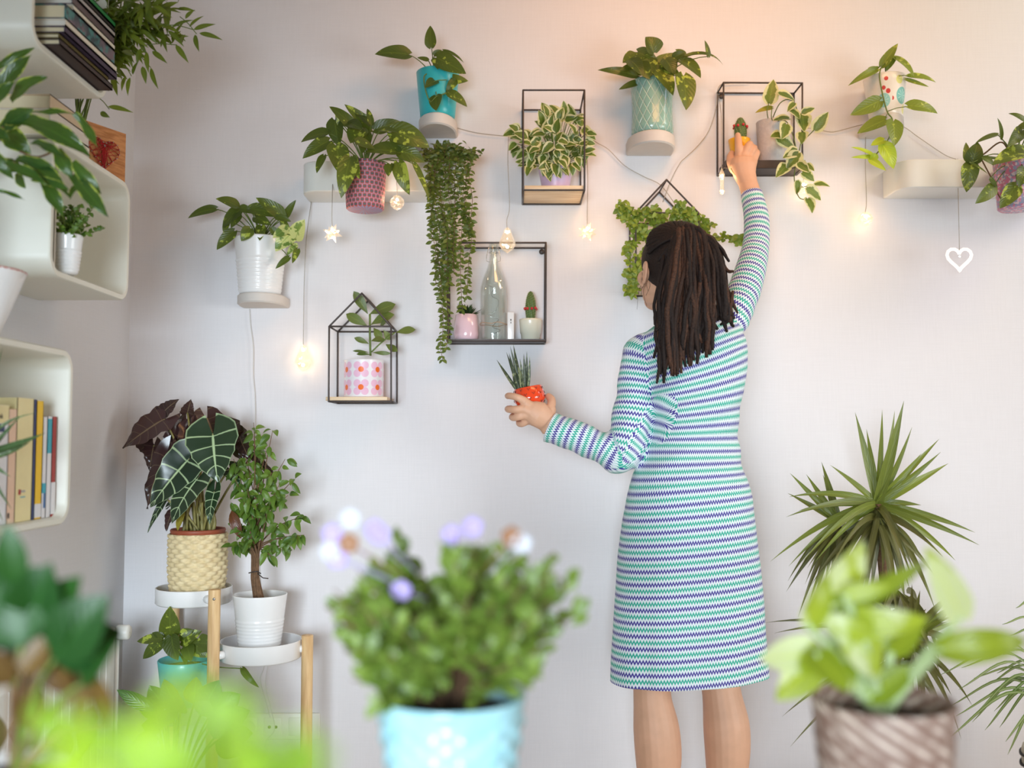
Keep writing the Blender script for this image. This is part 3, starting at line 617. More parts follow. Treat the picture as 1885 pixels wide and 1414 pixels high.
pot(t, c, [(0.001,0),(0.023,0),(0.026,0.002),(0.0285,hh*0.36),(0.0300,hh*0.37),(0.0325,hh-0.006),(0.0328,hh),(0.031,hh),(0.03,hh-0.01)], m, soil_z=hh-0.006, soil_r=0.029); cactus(t, c+V(0,0,hh-0.006), 0.088, 0.0135, ring=0.42)
c = V(P(909,0,Yq).x, Yq, zt); t = thing('glass_bottle', 'tall clear swing-top glass bottle on the black square shelf', 'bottle', c)
hb = (P(909,447,Yq)-c).z; k = hb/0.285
pr = [(0.001,0.003),(0.034,0),(0.0375,0.004),(0.0385,0.02),(0.0385,0.135),(0.0375,0.155),(0.031,0.18),(0.021,0.205),(0.0135,0.228),(0.0115,0.25),(0.0112,0.268),(0.0135,0.27),(0.0135,0.283),(0.011,0.285),(0.009,0.283)]
pr += [(r-0.0028 if r > 0.012 else r-0.002, z) for r, z in reversed(pr[2:12])]
pot(t, c, [(max(0.0005, r), z*k) for r, z in pr], clear('bottle_glass', (0.975,0.99,0.975), 0.05, k=0.42), name='bottle_body')
b = MB(); zz = 0.262*k
for s_ in (-1, 1): tube(b, spline([c+V(s_*0.0125,-0.006,zz+0.01), c+V(s_*0.017,-0.01,zz-0.005), c+V(s_*0.02,-0.01,zz-0.03), c+V(s_*0.011,-0.011,zz-0.035)]), 0.0009, 6)
tube(b, [c+V(0.0135*sin(a*pi/6), -0.0135*cos(a*pi/6), zz-0.006) for a in range(13)], 0.0009, 6); b.build('wire_clasp', MT['steel'], t)
b = MB(); tube(b, [c+V(0.0392*sin(a*pi/12), -0.0392*cos(a*pi/12), 0.050+0.002*sin(a)) for a in range(25)], 0.0008, 6); b.build('rubber_band', plain('tan_rubber', srgb(205,160,120), 0.6), t)
b = MB(); tube(b, spline([c+V(rr(-.02,.02), rr(-.02,.02), 0.02+0.011*i) for i in range(16)]), 0.0006, 5); b.build('light_wire', MT['steel'], t)
c = V(P(940,0,Yq).x, Yq-0.01, zt); b = MB(); box(b, c+V(-0.009,-0.008,0), c+V(0.010,0.008,(P(940,576,Yq)-c).z), 0.0015); o = b.build('battery_box', MT['wpot'], org=c, auto=40)
tag(o, 'narrow white plastic battery box standing beside the glass bottle', 'battery box')
b = MB(); box(b, c+V(-0.001,-0.0085,0.058), c+V(0.0025,-0.0078,0.063)); box(b, c+V(-0.0003,-0.0085,0.050), c+V(0.0018,-0.0078,0.055)); b2 = b.build('switch', MT['black'], o, smooth=False)

# trailing plant in the left ledge
c = V(P(822,0,-.08).x, -0.075, P(822,352,-.135).z+0.008); t = thing('trailing_plant', 'long trailing small-leaved plant hanging off the right end of left ledge', 'plant', c)
pot(t, c, taper(0.035, 0.045, 0.075), MT['wpot'], soil_z=0.062, soil_r=0.04)
b = MB(); s = MB()
strands = [(800,[(792,330),(800,420),(812,520),(816,600),(810,632),(815,662)]),(806,[(800,340),(818,430),(820,520),(826,600),(822,640)])]
for i in range(15):
    x = 790+i*5.4; ye = R.choice([420,470,500,520,480,545,560,500]) if x < 850 else R.choice([400,440,480,560]); xd = rr(-8,12); x2 = min(880, max(797, x+xd+(10 if x > 840 else 4)))
    strands.append((x, [(x-2, 330), (x+rr(-4,8), 370), (x2+rr(-6,6), 430), (x2+rr(-8,8), (430+ye)/2+10), (x2+rr(-6,6), ye+25)]))
for x in (782, 792, 868, 886, 880): strands.append((820, [(x, rr(268,300))]))
oc = c+V(0,0,0.07)
for i, (x, pts_) in enumerate(strands):
    y0 = -0.11 if len(pts_) == 1 else -0.158; pl = [oc, P((822+x)/2, 275+rr(-8,10), -0.11)]
    if len(pts_) > 1: pl.append(P(x, 296, -0.15))
    pl += [P(px, py, -0.152+rr(-0.02,0.004)) for px, py in pts_]
    pts = spline(pl, 9); tube(s, pts, 0.0008, 5)
    acc = 0
    for k in range(4, len(pts)):
        acc += (pts[k]-pts[k-1]).length
        if acc > 0.009:
            acc = 0
            for sd in (-1, 1):
                d = V(sd*rr(.4,1), rr(-.8,0.1), rr(-1,0.25)).normalized(); ln = rr(.013,.021); leaf(b, pts[k], pts[k]+d*ln, ln*0.55, rn(.8), curl=.08, fold=.2, shape='oval', seg=4, cross=(-1,0,1))
for i in range(170):
    px = 822+rr(-1,1)*52; py = 290-abs(R.gauss(0,1))*11+abs(px-822)*.12; p = P(px, py, -0.06-rr(0,.08)); d = V(rr(-1,1), rr(-.8,.1), rr(-.4,.8)).normalized(); ln = rr(.014,.022)
    leaf(b, p, p+d*ln, ln*0.5, rn(.8), curl=.08, fold=.2, shape='oval', seg=4, cross=(-1,0,1))
b.build('foliage', MT['trail'], t); s.build('stems', MT['bark'], t)

# ------------------------------------------------------------------ string of lights
def run(pts, name, label, Yc=-0.010, r=0.0011, m='wire', group='thin cables on the wall'):
    b = MB(); tube(b, spline([P(p[0], p[1], p[2] if len(p) > 2 else Yc) for p in pts], 5), r, 6); o = b.build(name, MT[m], org=P(pts[0][0], pts[0][1], Yc)); tag(o, label, 'cable', group); return o
run([(836,234),(870,243),(905,248),(945,251),(963,250)], 'light_wire', 'thin wire sagging between the turquoise pot shelf and tall wire shelf')
run([(1076,245),(1098,262),(1120,275),(1150,305),(1185,325),(1215,340),(1240,372),(1262,405)], 'light_wire', 'thin wire running down from the tall shelf to the house shelf')
run([(1220,372),(1236,330),(1252,300),(1262,290),(1285,268),(1305,240),(1318,200),(1323,160),(1345,153),(1380,152)], 'light_wire', 'thin wire climbing up to the top left corner of the cube shelf')
run([(1477,236),(1500,237),(1530,243),(1555,238),(1585,230),(1620,226),(1660,232),(1690,252),(1725,276),(1745,288),(1760,293)], 'light_wire', 'thin wire from the cube shelf past the floral pot to the right ledge')
run([(459,569),(461,600),(466,640),(466,690),(469,730),(470,790),(469,840),(475,1000),(480,1100),(487,1215),(479,1250),(489,1290),(497,1320),(504,1345)], 'power_cable', 'thin pale cable dropping down the wall from the white ribbed pot', m='cable', r=0.0010)
run([(495,1215),(489,1260),(500,1310),(505,1345),(487,1372),(489,1440)], 'power_cable', 'second pale cable hanging in front of the wall sockets', Yc=-0.02, m='cable', r=0.0010)
MT['bulb'] = emit('warm_bulb', (1.0, 0.80, 0.52), 26.0); MT['crys'] = clear('crystal', (1.0, 0.97, 0.93), 0.10, (1.0, 0.72, 0.42), 0.22)
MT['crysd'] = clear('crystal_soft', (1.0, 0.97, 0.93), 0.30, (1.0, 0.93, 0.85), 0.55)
def gem(mb, c, r, sz=1.0, n=8):        # faceted ball
    lv = [(0.001,1),(0.45,0.85),(0.85,0.42),(1,0),(0.85,-0.42),(0.45,-0.85),(0.001,-1)]
    for i in range(len(lv)-1):
        for k in range(n):
            q = []
            for (a, zz), off in ((lv[i], i*.5), (lv[i+1], (i+1)*.5)):
                for kk in (k, k+1):
                    t_ = 2*pi*(kk+off)/n; q.append(V(*c)+V(a*cos(t_)*r, a*sin(t_)*r, zz*r*sz))
            mb.add([q[0], q[1], q[3], q[2]], [(0,1,2,3)])
def pendant(kind, px, py, top, label, Yp=-0.03, s=1.0, lit=True):
    c = P(px, py, Yp); tp = [P(x, y, Yp if i else -0.012) for i, (x, y) in enumerate(top)]
    t = thing('crystal_pendant_light', label, 'pendant light', tp[0], 'hanging crystal fairy lights'); b = MB(); bt = c+V(0,0,0.018*s)
    tube(b, spline(tp+[bt], 5), 0.0010, 6); b.build('hanging_wire', MT['wire'], t)
    b = MB(); bulbs = [c+V(0,0,0.008*s)]
    if kind == 'star':
        for k in range(14):
            z = 1-2*(k+.5)/14; a = k*2.399; d = V(sqrt(1-z*z)*cos(a), sqrt(1-z*z)*sin(a), z)
            d = (d+V(0,-0.0,0)).normalized(); sd = d.orthogonal().normalized(); sd2 = d.cross(sd); rc = 0.0085*s
            v = [c+d*0.029*s]+[c+d*0.010*s+(sd*cos(q*pi/2)+sd2*sin(q*pi/2))*rc for q in range(4)]; b.add(v, [(0,i+1,(i+1)%4+1) for i in range(4)])
        ball(b, c, 0.011*s, n=8, m=5)
    elif kind == 'ball': gem(b, c, 0.0215*s)
    elif kind == 'drop':
        prof = [(0.001,0.034),(0.008,0.028),(0.013,0.014),(0.021,-0.004),(0.0225,-0.014),(0.015,-0.028),(0.001,-0.037)]
        lathe(b, [(r*s, z*s) for r, z in reversed(prof)], c, 8); bulbs = [c+V(0,0,0.020*s), c+V(0,0,-0.020*s)]
    elif kind == 'icicle':
        prof = [(0.001,0.037),(0.004,0.03),(0.0085,0.018),(0.0085,0.012),(0.0055,0.005),(0.0055,-0.024),(0.009,-0.030),(0.006,-0.037),(0.001,-0.040)]
        lathe(b, [(r*s, z*s) for r, z in reversed(prof)], c, 8); bulbs = [c+V(0,0,0.014*s), c+V(0,0,-0.031*s)]
    elif kind == 'heart':
        hp = []
        for k in range(25):
            a = 2*pi*k/24; hp.append(c+V(16*sin(a)**3, 0, 13*cos(a)-5*cos(2*a)-2*cos(3*a)-cos(4*a))*0.00215*s)
        tube(b, hp, 0.0046*s, 6, caps=False); bulbs = [c+V(0,-0.002,0.004), c+V(0.0,0,-0.033*s)]
    b.build('crystal', MT['crys' if lit else 'crysd'], t, smooth=False)
    for p in bulbs: q = MB(); ball(q, p, 0.0042*s if lit else 0.0022, n=10, m=8); q.build('bulb', MT['bulb'], t)
    if lit:
        l = bpy.data.lights.new('bulb_glow', 'POINT'); l.energy = 0.15; l.color = (1.0, 0.66, 0.36); l.shadow_soft_size = 0.006
        o = bpy.data.objects.new('bulb_glow', l); COL.objects.link(o); o.parent = t; o.location = c+V(0,-0.022,0)-t.location
pendant('star', 612, 430, [(613,300),(612,350),(611,400)], 'star-shaped crystal light under the left end of left ledge', Yp=-0.155)
pendant('ball', 731, 373, [(730,296),(730,330),(731,350)], 'round crystal light just right of the woven patterned pot', Yp=-0.155)
pendant('drop', 558, 658, [(573,371),(564,440),(560,520),(559,580)], 'teardrop crystal light hanging low left of the flower tin shelf', Yp=-0.035, s=1.1)
pendant('drop', 934, 441, [(936,250),(935,300),(938,380),(933,405)], 'teardrop crystal light in front of the square shelf top', Yp=-0.10, s=1.05)
pendant('star', 1081, 427, [(1080,262),(1082,330),(1081,390)], 'star-shaped crystal light hanging below the tall wire shelf', Yp=-0.035)
pendant('icicle', 1329, 333, [(1323,175),(1328,220),(1328,290)], 'slim crystal light beside the wrist of the raised arm', Yp=-0.10)
pendant('ball', 1593, 403, [(1594,235),(1593,300),(1595,370)], 'round crystal light hanging below the floral pot', Yp=-0.03, s=1.0)
pendant('ball', 1479, 345, [(1478,238),(1478,270),(1479,320)], 'crystal light glowing behind the trailing cream-edged leaves', Yp=-0.03)
pendant('heart', 1766, 475, [(1763,292),(1764,360),(1766,450)], 'heart-shaped crystal light under the right white ledge', Yp=-0.14, lit=False)

# ------------------------------------------------------------------ shelves on the left wall
XS = -0.924
def cube_shelf(y0, y1, z0, z1, label):
    r = 0.045; th = 0.016; N = 8
    def loop(i):
        q = []; rr_ = r-i
        for cy, cz, a0 in ((y1-r, z1-r, 0), (y0+r, z1-r, pi/2), (y0+r, z0+r, pi), (y1-r, z0+r, 3*pi/2)):
            q += [(cy+rr_*cos(a0+pi/2*k/N), cz+rr_*sin(a0+pi/2*k/N)) for k in range(N+1)]
        return q
    O, I = loop(0), loop(th); n = len(O); vs = []; xb = XL+0.001
    for L, x in ((O, xb), (O, XS-0.004), (loop(0.003), XS), (loop(th-0.003), XS), (I, XS-0.004), (I, xb+0.006)): vs += [(x, y, z) for y, z in L]
    fs = [(j*n+k, j*n+(k+1)%n, (j+1)*n+(k+1)%n, (j+1)*n+k) for j in range(5) for k in range(n)]
    fs += [tuple(range(n)), tuple(5*n+k for k in range(n-1,-1,-1))]
    b = MB(); b.add(vs, fs); o = b.build('cube_wall_shelf', MT['cream'], org=(xb, (y0+y1)/2, z0), auto=50)
    tag(o, label, 'shelf', 'white rounded box shelves on the left wall'); return o
dY = lambda d: d-DIST
cube_shelf(dY(1.835), dY(2.19), 1.864, 2.19, 'white rounded box shelf at the top left holding stacked books')
cube_shelf(dY(1.935), dY(2.34), 1.43, 1.717, 'white rounded box shelf in the middle left with small plant inside')
cube_shelf(dY(1.47), dY(2.056), 0.926, 1.287, 'white rounded box shelf lowest on the left with upright books')

def book(lo, hi, cover, page, label, group, spine, th=0.0022, name='book', marks=None):
    lo = V(*lo); hi = V(*hi); t = thing(name, label, 'book', lo, group)
    b = MB(); p = MB()
    # spine: axis and side on which the spine sits; thickness axis
    if spine[0] == 'flat':                # lying, spine to +X, thickness z
        box(b, lo, (hi.x, hi.y, lo.z+th)); box(b, (lo.x, lo.y, hi.z-th), hi); box(b, (hi.x-th, lo.y, lo.z), hi, 0)
        box(p, lo+V(0.003,0.003,th), hi-V(th,0.003,th))
    else:                                 # standing, spine to +X, thickness y
        box(b, lo, (hi.x, lo.y+th, hi.z)); box(b, (lo.x, hi.y-th, lo.z), hi); box(b, (hi.x-th, lo.y, lo.z), hi)
        box(p, lo+V(0.003,th,0.003), hi-V(th,th,0.003))
    b.build('cover', cover, t, smooth=False); p.build('pages', page, t, smooth=False)
    if marks: 
        for mlo, mhi, mm in marks: q = MB(); box(q, mlo, mhi); q.build('spine_print', mm, t, smooth=False)
    return t
def pc(n, rgb, **k): return plain(n, srgb(*rgb), k.pop('rough', 0.5), var=0.03, **k)
pg = pc('page_paper', (226,212,178), rough=0.9); pgw = pc('white_page_paper', (228,224,214), rough=0.9)
dk = pc('dark_brown_cover', (58,44,44)); ol = pc('olive_cover', (96,84,40)); pur = pc('dark_purple_cover', (66,52,76)); wh = pc('off_white_cover', (226,218,202))
redc = pc('red_cover', (186,66,42)); spk = plain('speckled_cover', srgb(112,96,100), 0.5, var=0.5, scale=400); gry = pc('grey_cover', (176,170,168)); grn = pc('green_cover', (40,128,70)); blk = pc('black_cover', (40,36,38))
m, nt, out = newmat('painted_art_cover'); n1 = NOISE(nt, 28, 4); n2 = NOISE(nt, 60, 3)
BSDF(nt, out, MIX(nt, sstep(nt, n2, 0.5, 0.62), MIX(nt, sstep(nt, n1, 0.4, 0.6), srgb(50,66,78), srgb(120,100,112)), srgb(70,130,130)), 0.4); art = m
z = 1.8815; near = dY(1.895); far = dY(2.15)
for (th_, cov, pgm, lab, dn, df, xs) in (
    (0.013, dk, pg, 'large dark brown book at the bottom of the top shelf stack', 0.0, 0.0, -0.895),
    (0.011, ol, pg, 'olive edged book second from the bottom of the top stack', 0.0, -0.02, -0.897),
    (0.014, pur, pg, 'purple edged book with cream pages in the top stack', 0.0, 0.0, -0.886),
    (0.014, wh, pgw, 'white book under the painted cover book in the top stack', 0.0, -0.005, -0.885),
    (0.030, art, pg, 'thick book with colourful painted spine and red rim', 0.0, -0.015, -0.886),
    (0.012, wh, pg, 'thin cream book above the painted spine book', 0.03, -0.02, -0.884),
    (0.017, spk, pgw, 'speckled grey and black book high in the top stack', 0.03, -0.02, -0.886),
    (0.011, gry, pgw, 'light grey thin book high in the top stack', 0.04, -0.02, -0.884),
    (0.010, blk, pgw, 'black thin book below the green one', 0.04, -0.02, -0.885),
    (0.012, grn, pgw, 'green book at the top of the stack', 0.05, -0.02, -0.884)):
    book((-1.08, near+dn, z), (xs, far+df, z+th_), cov, pgm, lab, 'books stacked in the top left shelf', ('flat',)); z += th_+0.0004
z = 1.7175
for th_, cov, lab, dn, xs in ((0.028, wh, 'cream hardback at the bottom of the short pile on the middle shelf', 0.0, -0.935), (0.027, pc('pale_grey_cover', (214,206,194)), 'pale grey hardback in the middle of the short pile beside string art', 0.003, -0.937), (0.030, pc('tan_cover', (206,182,150)), 'tan hardback on top of the short pile beside string art', 0.006, -0.94)):
    book((-1.09, dY(1.948)+dn, z), (xs, dY(2.13), z+th_), cov, pg, lab, 'books lying on the middle left shelf', ('flat',)); z += th_+0.0004
# thin upright books inside the middle shelf
for k_ in range(2): book((-1.09, dY(1.962)+k_*0.009, 1.447), (-0.935+0.003*k_, dY(1.969)+k_*0.009, 1.675), wh, pgw, ('thin white booklet against the near side inside middle shelf', 'thin white booklet beside the little shrub in middle shelf')[k_], 'thin upright booklets', ('up',), th=0.001, name='booklet')
zb = 0.943
def up(d0, d1, h, cov, lab, xs=-0.945, marks=None, page=pg): return book((-1.10, dY(d0), zb), (xs, dY(d1), zb+h), cov, page, lab, 'upright books in the lowest left shelf', ('up',), th=0.0012, marks=marks)
D_ = lambda px, X=-0.945: 1800*(-X)/(CX-px)
mk = lambda px0, px1, z0, z1, c_: ((-0.946, dY(D_(px0)), z0), (-0.9443, dY(D_(px1)), z1), c_)
red_ = pc('red_print', (170,50,44)); wb = pc('white_spine', (232,232,236)); teal = pc('teal_print', (60,170,190)); bl = pc('blue_print', (70,110,160)); ylw = pc('yellow_cover', (246,200,28)); crm = pc('cream_cover', (240,226,170)); pch = pc('peach_cover', (240,204,176)); navy = pc('navy_cover', (50,60,110))
up(D_(97.5), D_(105), 0.205, red_, 'red and white spined book at the far end of the row', marks=[mk(97.5,105,zb+0.005,zb+0.07,wb)])
up(D_(88.5), D_(97), 0.205, wb, 'white book with a teal spine band', marks=[mk(89,96,zb+0.13,zb+0.20,teal)])
up(D_(80.5), D_(88), 0.203, wb, 'white book with teal and blue print next to the yellow one', marks=[mk(81,87.5,zb+0.05,zb+0.07,teal), mk(84,87.5,zb+0.02,zb+0.05,bl)])
up(D_(68), D_(80), 0.235, ylw, 'bright yellow book in the lowest shelf', marks=[mk(68.3,79.7,zb+0.003,zb+0.03,wb)])
up(D_(62.5), D_(67.5), 0.237, navy, 'thin navy edged book left of the yellow one')
up(D_(32), D_(62), 0.238, crm, 'thick cream yellow book with a small red and grey spine mark', marks=[mk(38,42,zb+0.052,zb+0.062,red_), mk(42.5,50,zb+0.056,zb+0.060,gry), mk(42,50,zb+0.046,zb+0.048,teal)])
up(D_(17), D_(31.5), 0.215, pch, 'peach spined book left of the cream one', marks=[mk(19,22,zb+0.01,zb+0.02,blk)])
wbk = up(D_(-14), D_(16.5), 0.222, wb, 'white book behind the aloe leaves', marks=[mk(-14,16,zb+0.188,zb+0.2215,crm), mk(-10,9,zb+0.172,zb+0.187,navy)])
fc = bpy.data.curves.new('cover_text', 'FONT'); fc.body = 'wak'; fc.size = 0.013; fc.extrude = 0.0002; fo = bpy.data.objects.new('tmp', fc); COL.objects.link(fo); bpy.context.view_layer.update(); fm = bpy.data.meshes.new_from_object(fo.evaluated_get(bpy.context.evaluated_depsgraph_get())); bpy.data.objects.remove(fo); fo = bpy.data.objects.new('cover_text', fm); COL.objects.link(fo); fm.materials.clear(); fm.materials.append(blk)
fo.parent = wbk; fo.rotation_euler = (pi/2, 0, pi/2); fo.location = V(-0.9440, dY(D_(-6)), zb+0.197)-V(*wbk.location)

# string art board
p0 = V(-0.993, dY(2.21), 1.7185); p1 = V(-0.934, dY(2.325), 1.7185); ax = (p1-p0)/2; nz = V(ax.y, -ax.x, 0).normalized()
t = thing('string_art_board', 'small wooden board with a red string heart on the middle shelf', 'wall art', (p0+p1)/2); b = MB(); hb_ = 0.060
if nz.y > 0: nz = -nz
cb = (p0+p1)/2+V(0,0,hb_); obox(b, cb+V(-nz.x*.006,-nz.y*.006,0), ax*1.02, nz*0.006, V(0,0,hb_)); b.build('board', wood('orange_wood', srgb(168,104,52), srgb(204,140,84), 6, (4,4,25)), t, smooth=False)
hp = []
for k in range(26):
    a = 2*pi*k/26; x = 16*sin(a)**3/17; y = (13*cos(a)-5*cos(2*a)-2*cos(3*a)-cos(4*a))/17; hp.append(cb+ax*(x*0.72)+V(0,0,y*0.043-0.002))
b = MB(); s = MB()
for k, p in enumerate(hp): tube(b, [p, p+nz*0.007], 0.0011, 6)
for i in range(46):
    k = (i*7) % 26; j = (k+R.choice([9,10,11,12,13,5])) % 26; tube(s, [hp[k]+nz*rr(.003,.006), hp[j]+nz*rr(.003,.006)], 0.0006, 5)
for k in range(26): tube(s, [hp[k]+nz*.005, hp[(k+1)%26]+nz*.005], 0.0008, 5)
b.build('nails', MT['steel'], t); s.build('red_string', pc('red_thread', (178,26,30), rough=0.7), t)

# bamboo plant
c = V(-1.045, dY(2.285), 1.7175); t = thing('bamboo_plant', 'bamboo-like plant with narrow leaves in the upper left corner', 'plant', c)
pot(t, c, taper(0.038, 0.046, 0.07), MT['wpot'], soil_z=0.06, soil_r=0.042)
b = MB(); s = MB(); Yt = dY(2.32)
tops = []
for i in range(17):
    bx = rr(140, 178); p0_ = c+V(rr(-.035,.035), rr(-.03,.03), 0.055); tx = rr(170, 330); ty = rr(-30, 90); pts = spline([p0_, P(bx+rr(-6,14), 150, Yt-rr(0,.05)), P((bx+tx)/2+rr(-10,20), 60+rr(-20,40), Yt-rr(0,.12)), P(tx, ty, Yt-rr(0,.2))]); tube(s, pts, 0.0016, 6); tops.append(pts)
for pts in tops:
    for k in range(7, len(pts)):
        for _ in range(4):
            d = V(rr(-1,1)+0.35, rr(-.8,.2), rr(-1,0.7)).normalized(); ln = rr(.034,.062); q0 = pts[k]+V(rr(-.012,.02), rr(-.01,.01), rr(-.012,.012)); leaf(b, q0, q0+d*ln, ln*0.24, rn(.7), curl=.08, fold=.25, shape='lance', seg=5)
for q in [(1440,240,1610,290),(1400,215,1560,175),(1370,195,1475,115),(1240,200,1400,145),(1340,135,1410,70),(1410,250,1440,375),(1270,325,1365,458),(1100,370,1210,460),(1060,375,1075,530),(1090,490,1145,645),(1030,480,1055,608),(940,560,925,695),(912,550,880,662),(810,550,850,695),(780,770,965,815),(725,812,795,850),(960,540,1000,440),(1180,60,1290,15),(1120,60,1310,95),(1215,220,1330,340),(1180,230,1210,380),(1020,350,990,470),(900,420,850,520)]:
    lpx(b, q[0]/3.927, q[1]/3.927, q[2]/3.927, q[3]/3.927, 10.5, Yt-0.12, 0, shape='lance', curl=.06, fold=.2)
for q in ((1300,120,1420,245),(1180,180,1400,215),(1020,330,1280,325),(950,360,1090,490),(840,380,950,550),(700,700,790,790)): tube(s, spline([P(q[0]/3.927,q[1]/3.927,Yt-.12), P((q[0]+q[2])/7.854,(q[1]+q[3])/7.854-3,Yt-.12), P(q[2]/3.927,q[3]/3.927,Yt-.12)]), 0.0011, 5)
b.build('foliage', MT['bamboo'], t); s.build('stalks', MT['stem'], t)

# little shrub in the middle shelf
c = V(-1.0, dY(2.035), 1.4465); c.x = -(CX-116)/1800*2.035; t = thing('potted_shrub', 'little round-leaved shrub in a white pot inside the middle shelf', 'plant', c)
pot(t, c, taper(0.022, 0.031, 0.082, ribs=(0.05,.6,6), inner=0.02), MT['wpot'], soil_z=0.07, soil_r=0.028)
b = MB(); s = MB()
for i in range(26):
    a = rr(0, 2*pi); e = rr(0.1, 1.4); d = V(cos(a)*cos(e), sin(a)*cos(e), sin(e)); L = rr(.05,.085); o_ = c+V(0,0,.072); tube(s, [o_, o_+d*L], 0.001, 5)
    for k in range(9):
        p = o_+d*L*(0.25+0.75*k/8)
        for sd in range(2): q = V(rr(-1,1), rr(-1,1), rr(-.5,.8)).normalized(); leaf(b, p, p+q*0.013, 0.0085, rn(.8), curl=.1, fold=.2, shape='oval', seg=4, cross=(-1,0,1))
b.build('foliage', MT['ficus'], t); s.build('stems', MT['stem'], t)

# striped dracaena in a tall planter
c = V(-1.05, dY(1.56), 1.2875); t = thing('striped_dracaena', 'cream-edged broad-leaved plant arching in from the upper left edge', 'plant', c)
pot(t, c, taper(0.045, 0.058, 0.26), MT['wpot'], soil_z=0.245, soil_r=0.052, name='planter')
YD = dY(1.80); L = [(-10,128,64,88,17),(-12,180,58,101,30,{'curl':.1}),(22,188,87,142,36,{'curl':.12}),(8,235,62,200,34),(0,260,40,205,30),(-10,200,30,150,26),(44,209,150,213,15,{'curl':.05}),(138,208,179,270,20,{'curl':-.1}),(17,224,173,296,44,{'curl':.16}),(0,232,58,283,42),(105,276,133,328,30,{'curl':.12}),(134,298,187,358,26,{'curl':.1}),(134,322,200,400,30,{'curl':.08}),(150,340,128,366,17),(28,294,131,366,34,{'curl':.12}),(77,328,116,399,28),(-12,296,48,314,26),(32,318,47,347,22),(-10,350,45,368,10),(60,330,130,352,20),(40,292,110,318,22),(-20,270,25,330,26),(-30,240,20,262,30),(60,262,118,292,22),(10,300,85,340,24)]
leaves(t, L, YD, MT['drac'], None, shape='strap', fwd=0.08, lobe=0, wav=0.025, seg=12, fold=0.3, nr=0.5)
b = MB(); tube(b, spline([c+V(0,0,.24), c+V(0.01,.05,.33), P(-60,300,YD), P(-12,262,YD)]), 0.008); tube(b, spline([P(-12,250,YD), P(60,288,YD-.03), P(105,276,YD-.05)]), 0.002)
for x, y in ((0,235),(20,225),(28,296),(-10,200),(10,300)): tube(b, spline([P(-30,275,YD), P(x-12,y+8,YD-.02), P(x,y,YD-.03)]), 0.003)
b.build('stems', MT['bark'], t)

# white pot with red rim, on the lowest shelf
c = V(-0.972, dY(1.75), 1.2875); t = thing('planter_pot', 'white dimpled pot with a thin red rim on the lowest shelf', 'pot', c)
pot(t, c, taper(0.045, 0.087, 0.117, inner=0.04), MT['wpot'], n=90, disp=lambda a, z, i: 0.001*sin(a*40+z*300), soil_z=0.09, soil_r=0.068)
b = MB(); tube(b, [c+V(0.0865*sin(a*pi/18), -0.0865*cos(a*pi/18), 0.117) for a in range(37)], 0.0013, 6); b.build('rim', redc, t, label='thin red rim')

# aloe in the lowest shelf
c = V(-0.985, dY(1.70), 0.943); t = thing('aloe_plant', 'spotted aloe with pointed arms at the left photo edge', 'plant', c)
pot(t, c, taper(0.032, 0.042, 0.08), MT['wpot'], soil_z=0.07, soil_r=0.04)
leaves(t, [(-25,830,68,760,11,{'curl':.22}),(-20,835,38,766,10),(-25,835,83,797,14,{'curl':-.06}),(-20,845,57,812,13,{'curl':-.1}),(-22,850,22,938,10,{'curl':.3}),(-30,840,5,640,13),(-20,850,20,878,12,{'curl':.2}),(-25,850,6,960,16),(-25,830,0,800,14),(-30,840,20,790,12)], dY(1.78), MT['aloe'], None, shape='blade', fwd=0.02, lobe=0, seg=12, fold=0.5, spread=0.01)
b = MB(); tube(b, spline([c+V(0,0,.07), P(-40,900,dY(1.76)), P(-25,835,dY(1.78))]), 0.008); b.build('stem', MT['stem'], t)

# ------------------------------------------------------------------ radiator, sockets, stand
t = thing('radiator', 'white panel radiator on the left wall near the corner', 'radiator', (-1.09, -0.5, 0.1))
b = MB(); box(b, (-1.075, -1.3, 0.1), (-1.02, -0.30, 0.62), 0.006)
for k in range(24): box(b, (-1.021, -1.28+k*0.04, 0.13), (-1.017, -1.255+k*0.04, 0.59))
b.build('panel', MT['white'], t, auto=40); b = MB(); box(b, (-1.11, -1.25, 0.3), (-1.074, -1.2, 0.5)); box(b, (-1.11, -0.45, 0.3), (-1.074, -0.4, 0.5)); b.build('bracket', MT['white'], t, smooth=False)
b = MB(); lathe(b, [(0.001,0),(0.016,0),(0.019,0.004),(0.019,0.03),(0.016,0.034),(0.001,0.034)], (-1.03,-0.27,0.60), 24, tilt=Matrix.Rotation(pi/2,3,'Y')); tube(b, [V(-1.03,-0.27,0.6), V(-1.03,-0.27,0.0)], 0.008); tube(b, [V(-1.03,-0.27,0.6), V(-1.04,-0.31,0.58)], 0.008); b.build('valve', MT['white'], t)

Yw = -0.001; a = P(452, 1312, Yw); e = P(589, 1361, Yw); t = thing('wall_socket_panel', 'white row of wall sockets low on the back wall', 'socket panel', (a.x, Yw, e.z))
b = MB(); box(b, (a.x, -0.010, e.z), (e.x, Yw, a.z), 0.003); b.build('cover_plate', MT['white'], t, auto=40)
for i in range(3):
    cx = P(478+i*44, 0, Yw).x; cz = (a.z+e.z)/2; b = MB(); box(b, (cx-.026,-.0118,cz-.026),(cx+.026,-.009,cz+.026), .002)
    if i < 2:
        for k in range(2): lathe(b, [(0.006,0),(0.005,-0.0005),(0.0008,-0.0005)], V(cx+(-.0095 if k else .0095), -.0120, cz), 12, tilt=Matrix.Rotation(pi/2,3,'X'))
    b.build('socket' if i < 2 else 'switch', MT['white'], t, auto=40)
    if i == 1:
        b = MB()
        for sd in (-1,1): lathe(b, [(0.0001,0),(0.0042,0),(0.0042,0.002)], V(cx+sd*.0095,-.0122,cz), 12, tilt=Matrix.Rotation(pi/2,3,'X'))
        b.build('socket_hole', MT['black'], t)
